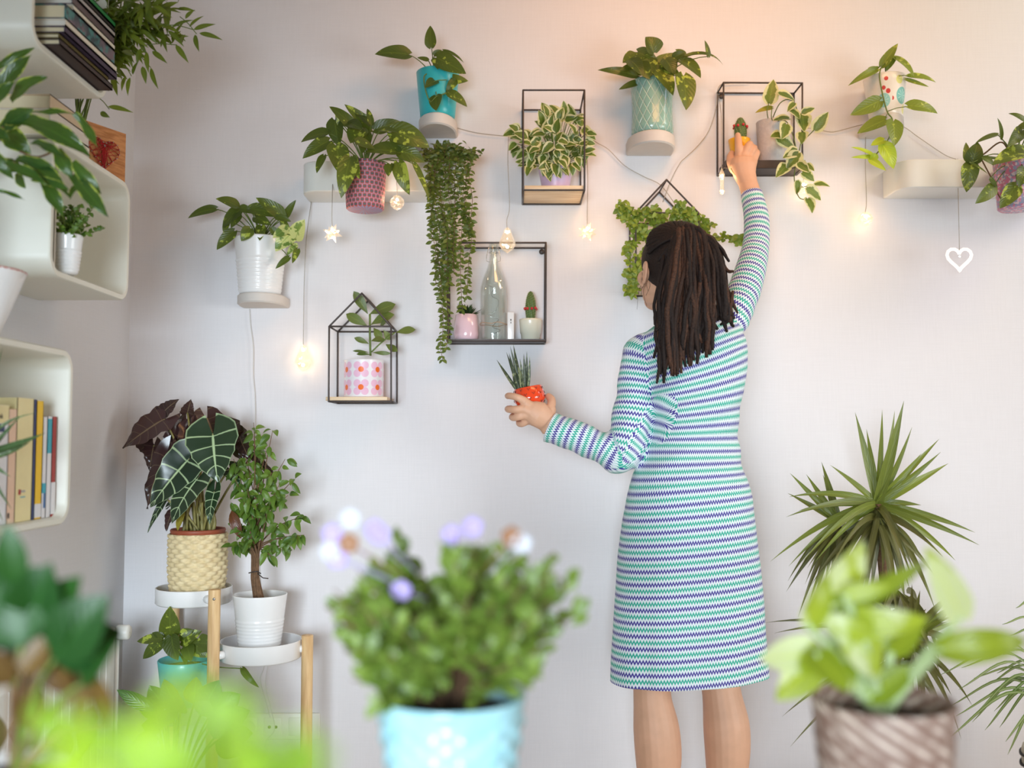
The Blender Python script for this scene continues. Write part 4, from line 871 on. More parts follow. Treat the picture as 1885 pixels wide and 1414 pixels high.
cx = P(480,0,Yw).x; b = MB(); lathe(b, [(0.001,0),(0.016,0),(0.019,0.004),(0.019,0.02),(0.014,0.036),(0.001,0.038)], (cx,-0.0122,cz), 24, tilt=Matrix.Rotation(pi/2,3,'X')); tube(b, spline([V(cx,-.045,cz-.012), V(cx+.003,-.05,cz-.04), V(cx+.006,-.03,cz-.12), V(cx+.004,-.02,cz-.2)]), .0026); o = b.build('power_plug', MT['white'], org=(cx,-.012,cz)); tag(o, 'white round plug in the left wall socket with cable', 'plug')

YT = -0.155
t = thing('plant_stand', 'tiered plant stand with white round trays and round wooden legs', 'plant stand', V(P(400,0,YT).x, YT, 0))
def tray(px, pyt, pyb, Yt_, rpx):
    Y_ = Yt_; c = P(px, pyb, Y_); r = rpx*S(Y_); h = (pyb-pyt)*S(Y_)
    b = MB(); lathe(b, [(0.001,0),(r-0.004,0),(r,0.004),(r,h-0.001),(r-0.0015,h),(r-0.003,h-0.001),(r-0.003,0.006),(0.001,0.006)], c, 64)
    o = b.build('tray', MT['wpot'], t, auto=50); weld(o); return c, r, h
def leg(px, pyt, Y_, r=0.0155, z0=0.0):
    p = P(px, pyt, Y_); b = MB(); lathe(b, [(0.001,z0),(r,z0),(r,p.z-0.001),(r-0.0015,p.z),(0.001,p.z)], (p.x, p.y, 0), 24); b.build('leg', MT['wood'], t, auto=50); return p
c1, r1, h1 = tray(357, 1080, 1109, -0.16, 67.5); c2, r2, h2 = tray(480, 1178, 1211, -0.19, 73); c3, r3, h3 = tray(340, 1288, 1318, -0.20, 68)
q1 = leg(395, 1085, -0.285); q2 = leg(566, 1169, -0.19); q3 = leg(321, 1085, -0.045)
b = MB()
for p_, c_, r_, h_ in ((q2, c2, r2, h2), (q1, c1, r1, h1), (q3, c1, r1, h1)):
    d = V(p_.x-c_.x, p_.y-c_.y, 0).normalized(); z_ = c_.z+h_*0.5
    tube(b, [V(c_.x, c_.y, z_)+d*(r_-0.002), V(p_.x, p_.y, z_)-d*0.012], 0.011, 12)
dd_ = V(q1.x-c2.x, q1.y-c2.y, 0).normalized(); tube(b, [V(c2.x,c2.y,c2.z+h2*.5)+dd_*(r2-.002), V(q1.x,q1.y,c2.z+h2*.5)-dd_*.012], .011, 12)
dd_ = V(q1.x-c3.x, q1.y-c3.y, 0).normalized(); tube(b, [V(c3.x,c3.y,c3.z+h3*.5)+dd_*(r3-.002), V(q1.x,q1.y,c3.z+h3*.5)-dd_*.012], .011, 12)
b.build('connector', MT['wpot'], t)
b = MB(); lathe(b, [(0.0005,0),(0.0035,0),(0.0035,0.002),(0.0005,0.0025)], V(q1.x+.004,q1.y-.0155,P(0,1103,-.3).z), 12, tilt=Matrix.Rotation(pi/2,3,'X')); b.build('screw', MT['steel'], t)

# alocasia in a straw basket
c = V(c1.x+0.008, c1.y, c1.z+0.0065); t = thing('potted_alocasia', 'alocasia with white-veined dark arrow leaves in a straw basket pot', 'plant', c)
hB = (P(365,981,-.16)-c).z
m, nt, out = newmat('woven_straw'); at = nt.nodes.new('ShaderNodeAttribute'); at.attribute_name = 'rnd'
BSDF(nt, out, MIX(nt, NOISE(nt, 60, 4), srgb(196,172,122), srgb(240,224,184)), 0.7); MT['straw'] = m
def weave(a, z, i):
    row = int(z/hB*15); s_ = cos(a*14+(pi if row % 2 else 0)); fr = z/hB*15-row; return 0.0032*s_+0.0022*sin(pi*fr)
prB = [(0.001,0),(0.060,0)]+[(0.062+0.013*min(1,(i/90)*2.2)**0.6, hB*i/90) for i in range(1,91)]
pot(t, c, prB+[(0.072,hB),(0.07,hB-0.03)], m, n=168, disp=weave, name='basket')
pot(t, c, [(0.066,hB-0.03),(0.072,hB+0.004),(0.0735,hB+0.008),(0.0715,hB+0.012),(0.068,hB+0.01),(0.067,hB-0.02)], pc('rust_plastic', (150,74,48)), name='inner_pot', label='rust brown plastic inner pot', soil_z=hB-0.01, soil_r=0.067)
YA = -0.17
def aloc(L, m, nm, lab, o=c+V(0,0,hB-0.01), **k):
    b = MB(); s = MB()
    for q in L:
        bx, by, tx, ty, w, dy, cu = (list(q)+[0.08])[:7]; b0 = P(bx, by, YA+dy); t0 = P(tx, ty, YA+dy-0.02); lobe_ = k.get('lobe', 0.42)
        leaf(b, b0, t0, w*S(YA+dy), rn(.3) if m != 'alod' else rn(.6), curl=cu, fold=k.get('fold',.12), shape='arrow', seg=16, lobe=lobe_, wav=0.012 if m == 'aloc' else .04, scal=.045 if m == 'aloc' else .08, cross=(-1,-.8,-.6,-.4,-.2,0,.2,.4,.6,.8,1))
        oo = o+V(rr(-.03,.03), rr(-.02,.02), 0); petiole(s, oo, b0, 0.0030, 0.18, 8)
    f = b.build(nm, MT[m], t, label=lab)
    return s
s1 = aloc([(302,772,226,826,62,.0,.05),(345,780,330,838,62,.03),(381,770,400,830,60,.045),(330,800,300,880,50,.02),(307,837,271,937,42,-.02),(283,820,276,868,34,.01),(440,800,462,850,34,.02),(470,835,513,884,22,.02),(317,945,306,978,22,0),(360,790,350,860,60,.035),(265,815,285,850,30,.02),(300,760,330,735,30,.01),(420,790,450,850,50,.03),(345,760,352,735,26,.02)], 'alod', 'dark_leaves', 'dark purple undersides of curled leaves', lobe=0.35)
s2 = aloc([(423,863,440,893,34,-.01),(348,845,277,934,74,-.06),(365,880,316,965,66,-.075),(392,799,401,888,102,-.085,.04),(305,919,272,981,15,-.04),(395,905,386,966,30,-.07),(313,930,335,915,14,-.03)], 'aloc', 'veined_leaves', 'dark green leaves with pale green veins')
b = MB(); lpx(b, 341,942,327,978,16,YA-.05,0,shape='oval',curl=.1); b.build('yellow_leaf', MT['yleaf'], t, label='yellowed leaf')
b = MB()
for i in range(12):
    o_ = c+V(rr(-.04,.045), rr(-.03,.02), hB-.005); tube(b, spline([o_, o_+V(rr(-.01,.01),0,.04), o_+V(rr(-.02,.02),rr(-.02,.01),.09)]), [0.006-0.00025*k for k in range(13)], 8)
s1.v += []; 
for q in (s1, s2):
    o_ = len(b.v); b.v += q.v; b.uv += q.uv; b.rn += q.rn; b.f += [tuple(i+o_ for i in f) for f in q.f]; b.mi += q.mi
b.build('stalks', plain('pale_stalk', srgb(150,140,80), 0.5, var=0.3, scale=60), t)

# ficus ginseng in white ribbed pot
c = V(c2.x-0.004, c2.y, c2.z+0.0065); t = thing('potted_ficus', 'small ficus tree with twisted brown trunk in a white ribbed pot', 'plant', c)
hz = (P(477,1094,c.y)-c).z
pot(t, c, taper(0.052, 0.0715, hz, ribs=(0.08,0.6,9), inner=0.03), MT['wpot'], soil_z=hz-0.03, soil_r=0.064)
Yf = c.y-0.01; b = MB(); trk = MB()
for i in range(9):
    a = 2*pi*i/9; tube(trk, spline([c+V(cos(a)*.010,sin(a)*.010,hz-.03), P(470+cos(a+.6)*6,1065,Yf)+V(0,sin(a)*.01,0), P(470+cos(a+1.2)*7,1030,Yf)+V(0,sin(a)*.01,0), P(468+cos(a)*16,995,Yf)+V(0,sin(a)*.02,0)]), [0.006-0.0002*k for k in range(19)], 7)
tips = [(467,778),(468,800),(502,792),(525,845),(541,882),(530,912),(557,950),(545,990),(530,1008),(500,1025),(432,880),(425,925),(440,965),(432,1005),(470,850),(482,900),(495,935),(452,990),(512,965),(450,830),(440,850),(500,870),(515,890),(460,930),(475,960),(430,845),(560,985),(455,900),(490,830)]
for tx, ty in tips:
    sx = 468+rr(-8,10); pts = spline([P(sx, 1010, Yf), P((sx*1.2+tx)/2.2, (1000*0.7+ty)/1.7, Yf+rr(-.05,.03)), P(tx, ty, Yf+rr(-.07,.04))], 8); tube(trk, pts, [0.0022-0.00009*k for k in range(len(pts))], 6)
    for k in range(6, len(pts)):
        if R.random() < .30: continue
        for _ in range(1 if k < len(pts)-5 else 2):
            d = V(rr(-1,1), rr(-.8,.3), rr(-1,.3)).normalized(); ln = rr(.022,.036); q0 = pts[k]+V(d.x*.005,0,rr(-.004,.004)); leaf(b, q0, q0+d*ln, ln*0.52, rn(.7), curl=.1, fold=.3, shape='oval', seg=6, droop=.2)
b.build('foliage', MT['ficus'], t); trk.build('trunk', MT['bark'], t)
b = MB(); tube(b, [P(458,1055,Yf-.012), P(466,1053,Yf-.022), P(474,1052,Yf-.022), P(480,1056,Yf-.01)], .0016); tube(b, [P(474,1056,Yf-.02), P(484,1064,Yf-.02), P(494,1065,Yf-.02)], .0014); b.build('twist_tie', MT['black'], t)
b = MB(); lpx(b, 426,940,444,992,20,YA-.03,0,shape='oval',curl=.15,wav=.03); b.build('dry_leaf', MT['dleaf'], t, label='dried red brown leaf')

# turquoise potted pothos low on the stand
c = V(c3.x, c3.y, c3.z+0.0065); t = thing('potted_pothos', 'pothos in a turquoise pot low on the plant stand', 'plant', c)
hz = (P(340,1214,c.y)-c).z; pot(t, c, taper(0.055, 0.072, hz, inner=0.03), MT['tq'], soil_z=hz-0.02, soil_r=0.066)
leaves(t, [(300,1172,280,1165,12),(334,1166,356,1160,16),(313,1170,313,1116,38),(296,1176,252,1181,22),(300,1179,263,1213,26),(334,1181,372,1162,28,{'rnd':.95}),(367,1184,398,1186,34),(350,1185,385,1210,30),(316,1172,328,1216,38),(345,1190,352,1218,26),(447,1231,477,1266,13,{'pet':False,'curl':.25})], c.y-0.04, MT['pothos'], c+V(0,0,hz-.015), fwd=0.03)
b = MB(); tube(b, spline([c+V(.03,-.03,hz), P(400,1228,c.y-.06), P(447,1231,c.y-.05)]), .0014); b.build('trailing_stem', MT['stem'], t)
c = V(P(345,0,-.42).x, -0.42, 0); t = thing('floor_plant', 'broad-leaved plant in front of the stand behind blurred lime leaves', 'plant', c)
pot(t, c, taper(0.075, 0.095, 0.18), MT['tq'], soil_z=0.16, soil_r=0.09)
L = []
for tx, ty, w_ in ((250,1288,36),(275,1262,40),(302,1250,36),(362,1246,38),(404,1252,48),(443,1278,46),(460,1308,46),(466,1350,42),(448,1386,40),(260,1335,36),(240,1372,34),(330,1280,40),(385,1290,40),(420,1330,46),(300,1310,42),(215,1270,26)):
    L.append(((345+tx)/2+rr(-6,6), (1330+ty)/2+8, tx, ty, w_))
leaves(t, L, -0.42, leafmat('glossy_leaf', (0.03,0.10,0.015), (0.10,0.26,0.03), rough=0.3), c+V(0,0,.16), shape='oval', lobe=0, fwd=0.08, pr=0.0025)

# ------------------------------------------------------------------ right side floor plants
c = V(P(1640,0,-.36).x, -0.36, 0); t = thing('dracaena_tree', 'tall narrow-bladed dracaena against the wall at right', 'plant', c)
pot(t, c, taper(0.11, 0.14, 0.24), pc('grey_clay', (150,140,132), rough=0.8), soil_z=0.22, soil_r=0.13)
b = MB(); o1 = P(1615,928,-.36); tube(b, spline([c+V(0,0,.2), P(1640,1200,-.36), P(1622,1020,-.36), o1]), 0.011); o2 = P(1545,962,-.30); tube(b, spline([c+V(-.03,0,.2), P(1600,1180,-.34), P(1560,1040,-.31), o2]), 0.009); o3 = P(1668,1180,-.40); tube(b, spline([c+V(.03,0,.2), o3]), 0.009)
b.build('trunk', MT['bark'], t)
b = MB(); od = MB()
def blade(mb, o, px, py, Yt_, w=17, cu=0.03, dr=0.0):
    tp = P(px, py, Yt_); d = (tp-o); leaf(mb, o, tp+V(0,0,dr*d.length), w*S(-.36), V(rr(-.3,.3), -1, rr(-.1,.5)), curl=cu, fold=.35, shape='blade', seg=12, droop=dr)
for px, py, w_ in ((1664,738,22),(1624,754,12),(1574,759,17),(1595,790,14),(1647,756,15),(1679,786,14),(1729,808,15),(1732,832,15),(1746,853,18),(1696,835,16),(1528,856,14)): blade(b, o1+V(0,0,0.0), px, py, -.36+rr(-.1,.06), w_)
for px, py, dr in ((1452,913,.25),(1447,952,.2),(1418,1041,.3),(1452,1055,.35),(1795,981,.1),(1803,1005,.15),(1759,1036,.2),(1696,930,.05),(1475,1048,.4),(1500,1060,.5),(1470,940,.25)): blade(b, o1, px, py, -.36+rr(-.15,.05), 15, .06, dr)
for px, py in ((1454,871),(1484,873),(1515,874),(1450,908),(1478,920),(1512,850)): blade(b, o2, px, py, -.25, 14)
for i in range(46):
    a = rr(-1, 1); px = 1615+a*rr(50,150); py = rr(1030,1200)+abs(a)*-20; blade(od, o1+V(0,0,rr(-.05,0)), px, py, -.36+rr(-.2,.12), 15, .05, rr(.3,.8))
for i in range(26): blade(od, o2, 1540+rr(-105,40), rr(1030,1200), -.30+rr(-.12,.1), 13, .05, rr(.3,.8))
for i in range(30): blade(b if i % 2 else od, o3+V(rr(-.01,.01),0,rr(-.02,.0)), 1668+rr(-130,120), rr(1060,1160), -.38+rr(-.16,.1), 14, .05, rr(.0,.4))
for i in range(64):
    a = rr(-1,1); px = 1650+a*rr(50,150); py = rr(1180,1390)-(1-abs(a))*60; blade(od, o3+V(rr(-.04,.04),rr(-.04,.04),rr(-.1,.14)), px, py, -.38+rr(-.2,.14), 14, .06, rr(.3,.9))
for px, py in ((1410,1140),(1425,1160),(1745,1000+140),(1790,1310),(1770,1380),(1752,1290),(1440,1330),(1455,1390),(1480,1250)): blade(od, o3, px, py, -.4+rr(-.1,.1), 13, .05, .3)
b.build('foliage', MT['palm'], t); od.build('drooping_foliage', MT['palmd'], t)

# stool, spider plant, drum
c = V(P(1925,0,-.33).x, -0.33, 0); zs = P(1925,1385,-.33).z
t = thing('stool', 'small round wooden stool mostly outside the right edge', 'stool', c); b = MB(); lathe(b, [(0.001,zs-.02),(0.10,zs-.02),(0.10,zs),(0.001,zs)], (c.x,c.y,0), 32); b.build('seat', MT['wood'], t, auto=40)
for k in range(3): a = 2*pi*k/3+.5; b = MB(); tube(b, [V(c.x+.08*cos(a), c.y+.08*sin(a), zs-.02), V(c.x+.10*cos(a), c.y+.10*sin(a), 0.001)], .009); b.build('leg', MT['wood'], t)
c = V(c.x, c.y, zs+0.001); t = thing('spider_plant', 'spider plant with striped arching ribbons at the right edge', 'plant', c); hz = (P(1925,1297,-.33)-c).z
pot(t, c, taper(0.05, 0.068, hz), MT['wpot'], soil_z=hz-.012, soil_r=.062)
b = MB(); s = MB(); o_ = c+V(0,0,hz-.01)
def ribbon(tx, ty, rise, w=11):
    e = P(tx, ty, -.33+rr(-.14,.08)); m_ = (o_+e)/2; m_.z = max(o_.z, e.z)+rise; pts = spline([o_+V(rr(-.02,.02),rr(-.02,.02),0), m_, e], 7)
    T, N = frames(pts); vs = []; uv = []
    for i, p in enumerate(pts):
        v_ = i/(len(pts)-1); sd = T[i].cross(V(0,-.5,1)).normalized()*w*.5*S(-.33)*min(1,(1-v_)**.6+.02); vs += [p-sd+V(0,0,.001), p, p+sd+V(0,0,.001)]; uv += [(0,v_),(.5,v_),(1,v_)]
    n = len(pts); b.add(vs, [(i*3+k, i*3+k+1, i*3+k+4, i*3+k+3) for i in range(n-1) for k in (0,1)], uv, R.random())
for q in ((1760,1319,.06),(1743,1363,.05),(1851,1366,.03),(1813,1345,.05),(1731,1243,.05),(1793,1249,.03),(1790,1330,.07),(1770,1230,.03),(1830,1310,.06),(1805,1290,.06),(1840,1340,.05),(1855,1390,.04),(1780,1200,.01),(1815,1215,.02),(1750,1300,.07),(1860,1170,.0),(1845,1150,.0),(1870,1120,.0),(1822,1260,.05),(1960,1250,.05),(1990,1300,.05),(1940,1350,.05),(1900,1140,.0),(1800,1310,.08),(1765,1270,.05),(1835,1240,.03),(1848,1290,.05),(1900,1390,.05)): ribbon(*q)
b.build('foliage', MT['spider'], t)
Yd = -0.62; c = V(P(1899,0,Yd).x, Yd, 0); zt_ = P(1890,1376,Yd).z; t = thing('hand_drum', 'small hand drum with pale skin and dark rope rings, bottom right corner', 'drum', c); k = zt_
b = MB(); lathe(b, [(0.001,0),(0.055,0),(0.058,0.01),(0.04,k*.35),(0.045,k*.5),(0.06,k*.75),(0.066,k*.96)], c, 40); b.build('shell', MT['tablew'], t)
b = MB(); lathe(b, [(0.0672,k*.9),(0.068,k*.97),(0.064,k),(0.001,k+.002)], c, 40); b.build('skin', pc('drum_skin', (214,206,190), rough=0.7), t)
b = MB()
for z_ in (.90,.955): 
    for off in (0, pi): tube(b, [c+V((.070)*sin(a*pi/30), -(.070)*cos(a*pi/30), k*z_+.0022*sin(a*pi*1.2+off)) for a in range(61)], .0022, 6)
b.build('rope_ring', blk, t)

# ------------------------------------------------------------------ table and foreground plants
t = thing('table', 'long wooden table under the blurred foreground plants', 'table', (0, dY(0.70), 0)); b = MB(); box(b, (-0.62, dY(0.30), 0.69), (0.66, dY(1.09), 0.72), .004); b.build('tabletop', MT['tablew'], t, auto=40)
for x, y in ((-.57,.35),(.61,.35),(-.57,1.04),(.61,1.04)): b = MB(); box(b, (x-.025,dY(y)-.02,0),(x+.025,dY(y)+.02,.69),.003); b.build('leg', MT['tablew'], t, auto=40)
zT = 0.7205
# central flowering shrub
Yc = dY(0.95); c = V(P(836,0,Yc).x, Yc, zT); t = thing('flowering_shrub', 'blurred bushy green shrub with lilac flowers in pale blue pot, centre front', 'plant', c)
hz = (P(836,1278,Yc)-c).z; m, nt, out = newmat('pale_blue_glaze'); BSDF(nt, out, MIX(nt, NOISE(nt, 40), srgb(138,206,218), srgb(200,234,240)), 0.2, coat=0.6)
pot(t, c, taper(0.050, 0.0715, hz, inner=0.03, ribs=(0,1,0)), m, n=120, disp=lambda a, z, i: 0.0034*max(0, sin(a*14+(pi/2 if int(z/0.0105) % 2 else -pi/2)*1.0))*abs(sin(z/0.0105*pi)) if 0.004 < z < hz-0.016 else 0, soil_z=hz-.018, soil_r=.063)
b = MB(); s = MB(); o_ = c+V(0,0,hz-.015); cen = P(832,1120,Yc)
for i in range(125):
    a = rr(0, 2*pi); z_ = rr(-0.85, 1); q = sqrt(1-z_*z_); rad = rr(.75,1.05)
    lb = 1+.22*sin(a*1.0+.4)*0+.16*noise.noise(V(cos(a)*1.7, sin(a)*1.7, z_*1.7+4))*2; e = cen+V(q*cos(a)*.122, q*sin(a)*.10, z_*.082)*rad*lb;
    if e.z > cen.z+.045 and abs(e.x-P(775,0,Yc).x) < .022: continue
    pts = [o_, o_.lerp(e,.5)+V(0,0,.008), e]; tube(s, pts, [.0016,.0012,.0008], 5)
    d0 = (e-o_).normalized()
    for k in range(12):
        p = o_.lerp(e, .5+.45*k/12)+V(rr(-.004,.004),rr(-.004,.004),rr(-.004,.004)); d = (d0*.6+V(rr(-1,1),rr(-1,1),rr(-.8,1))).normalized(); ln = rr(.016,.026); leaf(b, p, p+d*ln, ln*.46, V(rr(-.5,.5),-1,rr(0,1)), curl=.08, fold=.2, shape='obov', seg=4, cross=(-1,0,1))
b.build('foliage', MT['shrub'], t); s.build('stems', MT['bark'], t)
fl = {'flower': (pc('lilac_petal', (176,156,214)), [(612,983),(690,975),(622,1028),(832,985),(870,970),(738,1087),(700,985)]), 'white_flower': (pc('white_petal', (200,200,208)), [(645,955),(608,1015),(960,1000)]), 'faded_flower': (pc('orange_brown_petal', (150,100,60)), [(642,1000),(942,988)])}
for nm, (mm, ps) in fl.items():
    for px, py in ps:
        b = MB(); p = P(px, py, Yc-.02)
        for k in range(5): a = 2*pi*k/5+.3; leaf(b, p, p+V(cos(a)*.0105,-.002,sin(a)*.0105), .0105, V(0,-1,.2), curl=-.1, fold=.1, shape='obov', seg=4, cross=(-1,0,1))
        tube(b, [p, (p+cen)/2], .0008, 4); b.build(nm, mm, t)
# right chartreuse plant
Yr = dY(1.0); c = V(P(1597,0,Yr).x, Yr, zT); t = thing('chartreuse_pothos', 'blurred bright yellow-green pothos in a brown wicker pot, right front', 'plant', c)
hz = (P(1597,1288,Yr)-c).z; m, nt, out = newmat('brown_wicker'); u, v = UV(nt); a_ = M(nt, 'SINE', M(nt, 'ADD', M(nt, 'MULTIPLY', u, 34*pi), M(nt, 'MULTIPLY', v, 420.0)))
BSDF(nt, out, MIX(nt, M(nt, 'MULTIPLY', sstep(nt, a_, -.3, .9), sstep(nt, NOISE(nt, 55), .35, .6)), srgb(140,110,96), srgb(222,200,184)), 0.6)
pot(t, c, taper(0.058, 0.069, hz, inner=0.04), m, n=140, disp=lambda a, z, i: .0018*sin(a*17+z*420), soil_z=hz-.02, soil_r=.062, name='wicker_pot')
L = [(1600,1280,1690,1225,56,{'rnd':.1}),(1530,1180,1570,1275,60,{'rnd':.1}),(1640,1200,1700,1145,50,{'rnd':.1}),(1560,1200,1640,1180,50,{'rnd':.0}),(1505,1206,1398,1215,74),(1500,1215,1428,1290,74,{'rnd':.5}),(1503,1130,1590,995,92,{'rnd':.8}),(1525,1115,1712,1028,46,{'curl':.1}),(1550,1150,1712,1140,60,{'curl':.15,'rnd':.9}),(1500,1205,1560,1275,66,{'rnd':.3}),(1590,1180,1505,1130,54),(1562,1155,1618,1248,92,{'rnd':.9}),(1768,1135,1702,1005,66,{'rnd':.9}),(1735,1195,1890,1180,62,{'curl':.22}),(1485,1150,1525,1060,54,{'rnd':.7}),(1555,1095,1640,1078,34)]
leaves(t, L, Yr-.02, MT['chart'], c+V(0,0,hz-.02), fwd=.06, spread=.015, pr=.0042, up=.1, nr=.6, stem='pstem', fold=.12)
# lime plant bottom left
Yl = dY(0.33); c = V(P(330,0,Yl).x, Yl, zT); t = thing('leafy_herb', 'very blurred bright lime green leaves in the bottom left foreground', 'plant', c)
pot(t, c, taper(0.03, 0.036, 0.07), MT['wpot'], soil_z=.06, soil_r=.033); b = MB(); s = MB()
def topy(x): return 1400-165*math.exp(-((x-330)/100.0)**2)-120*math.exp(-((x-150)/60.0)**2)
for i in range(46):
    px = rr(100, 600); y0 = topy(px)+25; py = y0+(1445-y0)*R.random()**0.8; p = P(px, py, Yl+rr(-.04,.05)); d = V(rr(-1,1), rr(-.3,.3), rr(-.4,1)).normalized(); ln = rr(.012,.020)
    leaf(b, p, p+d*ln, ln*.75, rn(.7), curl=.1, fold=.2, shape='oval', seg=6)
    if i % 3 == 0: petiole(s, c+V(0,0,.06), p, .001, .0, 5)
b.build('foliage', MT['bright'], t); s.build('stems', MT['stem'], t)
# dark plant at left
Yk = dY(0.88); c = V(P(60,0,Yk).x, Yk, zT); t = thing('dark_leaved_plant', 'blurred dark green broad-leaved plant at the lower left edge', 'plant', c)
pot(t, c, taper(0.042, 0.052, 0.09), MT['disc'], soil_z=.08, soil_r=.048)
leaves(t, [(32,1080,12,962,56),(40,1200,-20,1030,120),(60,1180,95,1035,120),(90,1200,150,1060,120),(100,1215,200,1095,110),(100,1220,228,1160,100),(40,1190,20,1090,110),(150,1260,218,1180,60),(70,1130,60,1040,90)], Yk-.02, MT['dg'], c+V(0,0,.08), shape='oval', lobe=0, fwd=.03, pr=.002)
leaves(t, [(135,1275,60,1180,56),(140,1280,85,1190,60),(60,1350,50,1225,60),(20,1260,-30,1190,60),(80,1240,10,1190,60),(150,1340,160,1180,30),(200,1330,165,1230,34),(40,1240,90,1170,60)], Yk-.01, MT['dr'], c+V(0,0,.08), shape='oval', lobe=0, name='reddish_leaves', label='reddish brown leaf undersides', fwd=.02, pr=.002, stem='bark')
# round brown-green leaves further back, bottom left
Y5 = dY(1.5); zb5 = 0.0; c = V(P(40,0,Y5).x, Y5, 0); t = thing('side_table', 'small dark side table hidden below the round leaves', 'table', c)
b = MB(); lathe(b, [(0.001,.50),(0.14,.50),(0.14,.52),(0.001,.52)], (c.x,c.y,0), 32); b.build('tabletop', MT['tablew'], t, auto=40); b = MB(); lathe(b, [(0.001,0),(0.1,0),(0.1,.012),(0.014,.03),(0.014,.50)], (c.x,c.y,0), 24); b.build('base', MT['tablew'], t, auto=40)
c = V(c.x, c.y, .521); t = thing('round_leaved_plant', 'olive brown round-leaved plant in the bottom left corner', 'plant', c); pot(t, c, taper(.035,.045,.05), MT['disc'], soil_z=.042, soil_r=.04, name='pot')
leaves(t, [(50,1398,50,1303,60),(108,1405,108,1336,48),(-2,1385,-5,1315,44),(28,1440,10,1386,34),(150,1400,170,1240+60,40),(75,1440,85,1395,40)], Y5, leafmat('olive_brown_leaf', (0.09,0.06,0.02),(0.17,0.12,0.04)), c+V(0,0,.045), shape='obov', lobe=0, stem='bark', pr=.0022)
# ------------------------------------------------------------------ the person
MT['skin'] = plain('skin', srgb(218,170,140), 0.5, var=0.07, scale=30, spec=0.35, bump=0.08); MT['skin'].node_tree.nodes['Principled BSDF'].inputs['Subsurface Weight'].default_value = 0.0
def hairmat():
    m, nt, out = newmat('dark_dreadlock_hair'); at = nt.nodes.new('ShaderNodeAttribute'); at.attribute_name = 'rnd'; n = NOISE(nt, 220, 5); n2 = NOISE(nt, 9, 2)
    c = MIX(nt, sstep(nt, M(nt, 'ADD', M(nt, 'MULTIPLY', at.outputs['Fac'], .6), M(nt, 'MULTIPLY', n2, .5)), .45, .85), (0.018,0.010,0.008), (0.10,0.042,0.022))
    BSDF(nt, out, MIX(nt, sstep(nt, n, .1, .75), (0.016,0.010,0.008), c), 0.7, spec=.3, bump=n, bstr=.9, bdist=.003); return m
MT['hair'] = hairmat()
def dressmat():
    m, nt, out = newmat('zigzag_knit'); u, v = UV(nt)
    tri = M(nt, 'PINGPONG', M(nt, 'DIVIDE', u, 0.0031), 1.0)
    x = M(nt, 'FRACT', M(nt, 'ADD', M(nt, 'DIVIDE', v, 0.0305), M(nt, 'MULTIPLY', tri, 0.27)))
    def band(c0, hw): return sstep(nt, M(nt, 'ABSOLUTE', M(nt, 'SUBTRACT', x, c0)), hw+0.03, hw-0.03)
    col = MIX(nt, band(0.27, 0.115), srgb(226,236,240), srgb(66,54,148)); col = MIX(nt, band(0.77, 0.12), col, srgb(46,172,150))
    BSDF(nt, out, col, 0.8, spec=0.2, bump=x, bstr=0.12, bdist=.001); return m
MT['dress'] = dressmat()

def remesh(mb, vox, it, fac=0.5):
    ob = mb.build('tmp', [], smooth=False); ob.data.materials.clear()
    r = ob.modifiers.new('r', 'REMESH'); r.mode = 'VOXEL'; r.voxel_size = vox
    s = ob.modifiers.new('s', 'SMOOTH'); s.iterations = it; s.factor = fac
    bpy.context.view_layer.update(); dg = bpy.context.evaluated_depsgraph_get()
    me = bpy.data.meshes.new_from_object(ob.evaluated_get(dg)); bpy.data.objects.remove(ob); return me
def chain(L):
    pts = [P(x, y, Y_) for x, y, Y_, h in L]; rad = [h*S(Y_) for x, y, Y_, h in L]
    ps = spline(pts, 6); rs = [v.x for v in spline([(r, 0, 0) for r in rad], 6)]; return ps, rs
ARM_L = [(1205,632,-.365,26),(1180,652,-.375,31),(1170,700,-.38,33),(1164,760,-.39,35),(1154,815,-.405,36),(1141,842,-.41,32),(1108,824,-.40,29),(1067,808,-.39,28),(1014,785,-.372,27)]
ARM_R = [(1325,612,-.365,34),(1350,575,-.345,35),(1367,540,-.31,31),(1381,500,-.265,28),(1392,452,-.21,25.5),(1392,400,-.175,24),(1383,357,-.15,21)]
aL, rL = chain(ARM_L); aR, rR = chain(ARM_R)
TR = [(572,1240,1322,.045,-.368),(590,1220,1346,.062,-.368),(607,1190,1366,.082,-.368),(632,1173,1374,.098,-.368),(670,1178,1375,.110,-.37),(710,1188,1368,.113,-.37),(760,1194,1359,.106,-.37),(810,1191,1356,.100,-.37),(850,1176,1363,.112,-.375),(900,1157,1378,.130,-.38),(960,1145,1388,.136,-.38),(1040,1137,1396,.138,-.378),(1120,1132,1402,.138,-.376),(1200,1128,1407,.14,-.375),(1285,1124,1413,.143,-.375)]
RG = []
for py, xl, xr, ry, Yc in TR:
    a, b_ = P(xl, py, Yc), P(xr, py, Yc); RG.append(((a.x+b_.x)/2, Yc, a.z, (b_.x-a.x)/2, ry))
def ring_at(z):
    if z >= RG[0][2]: return RG[0]
    for i in range(len(RG)-1):
        if RG[i+1][2] <= z:
            t = (RG[i][2]-z)/(RG[i][2]-RG[i+1][2]); return tuple(RG[i][k]*(1-t)+RG[i+1][k]*t for k in range(5))
    return RG[-1]
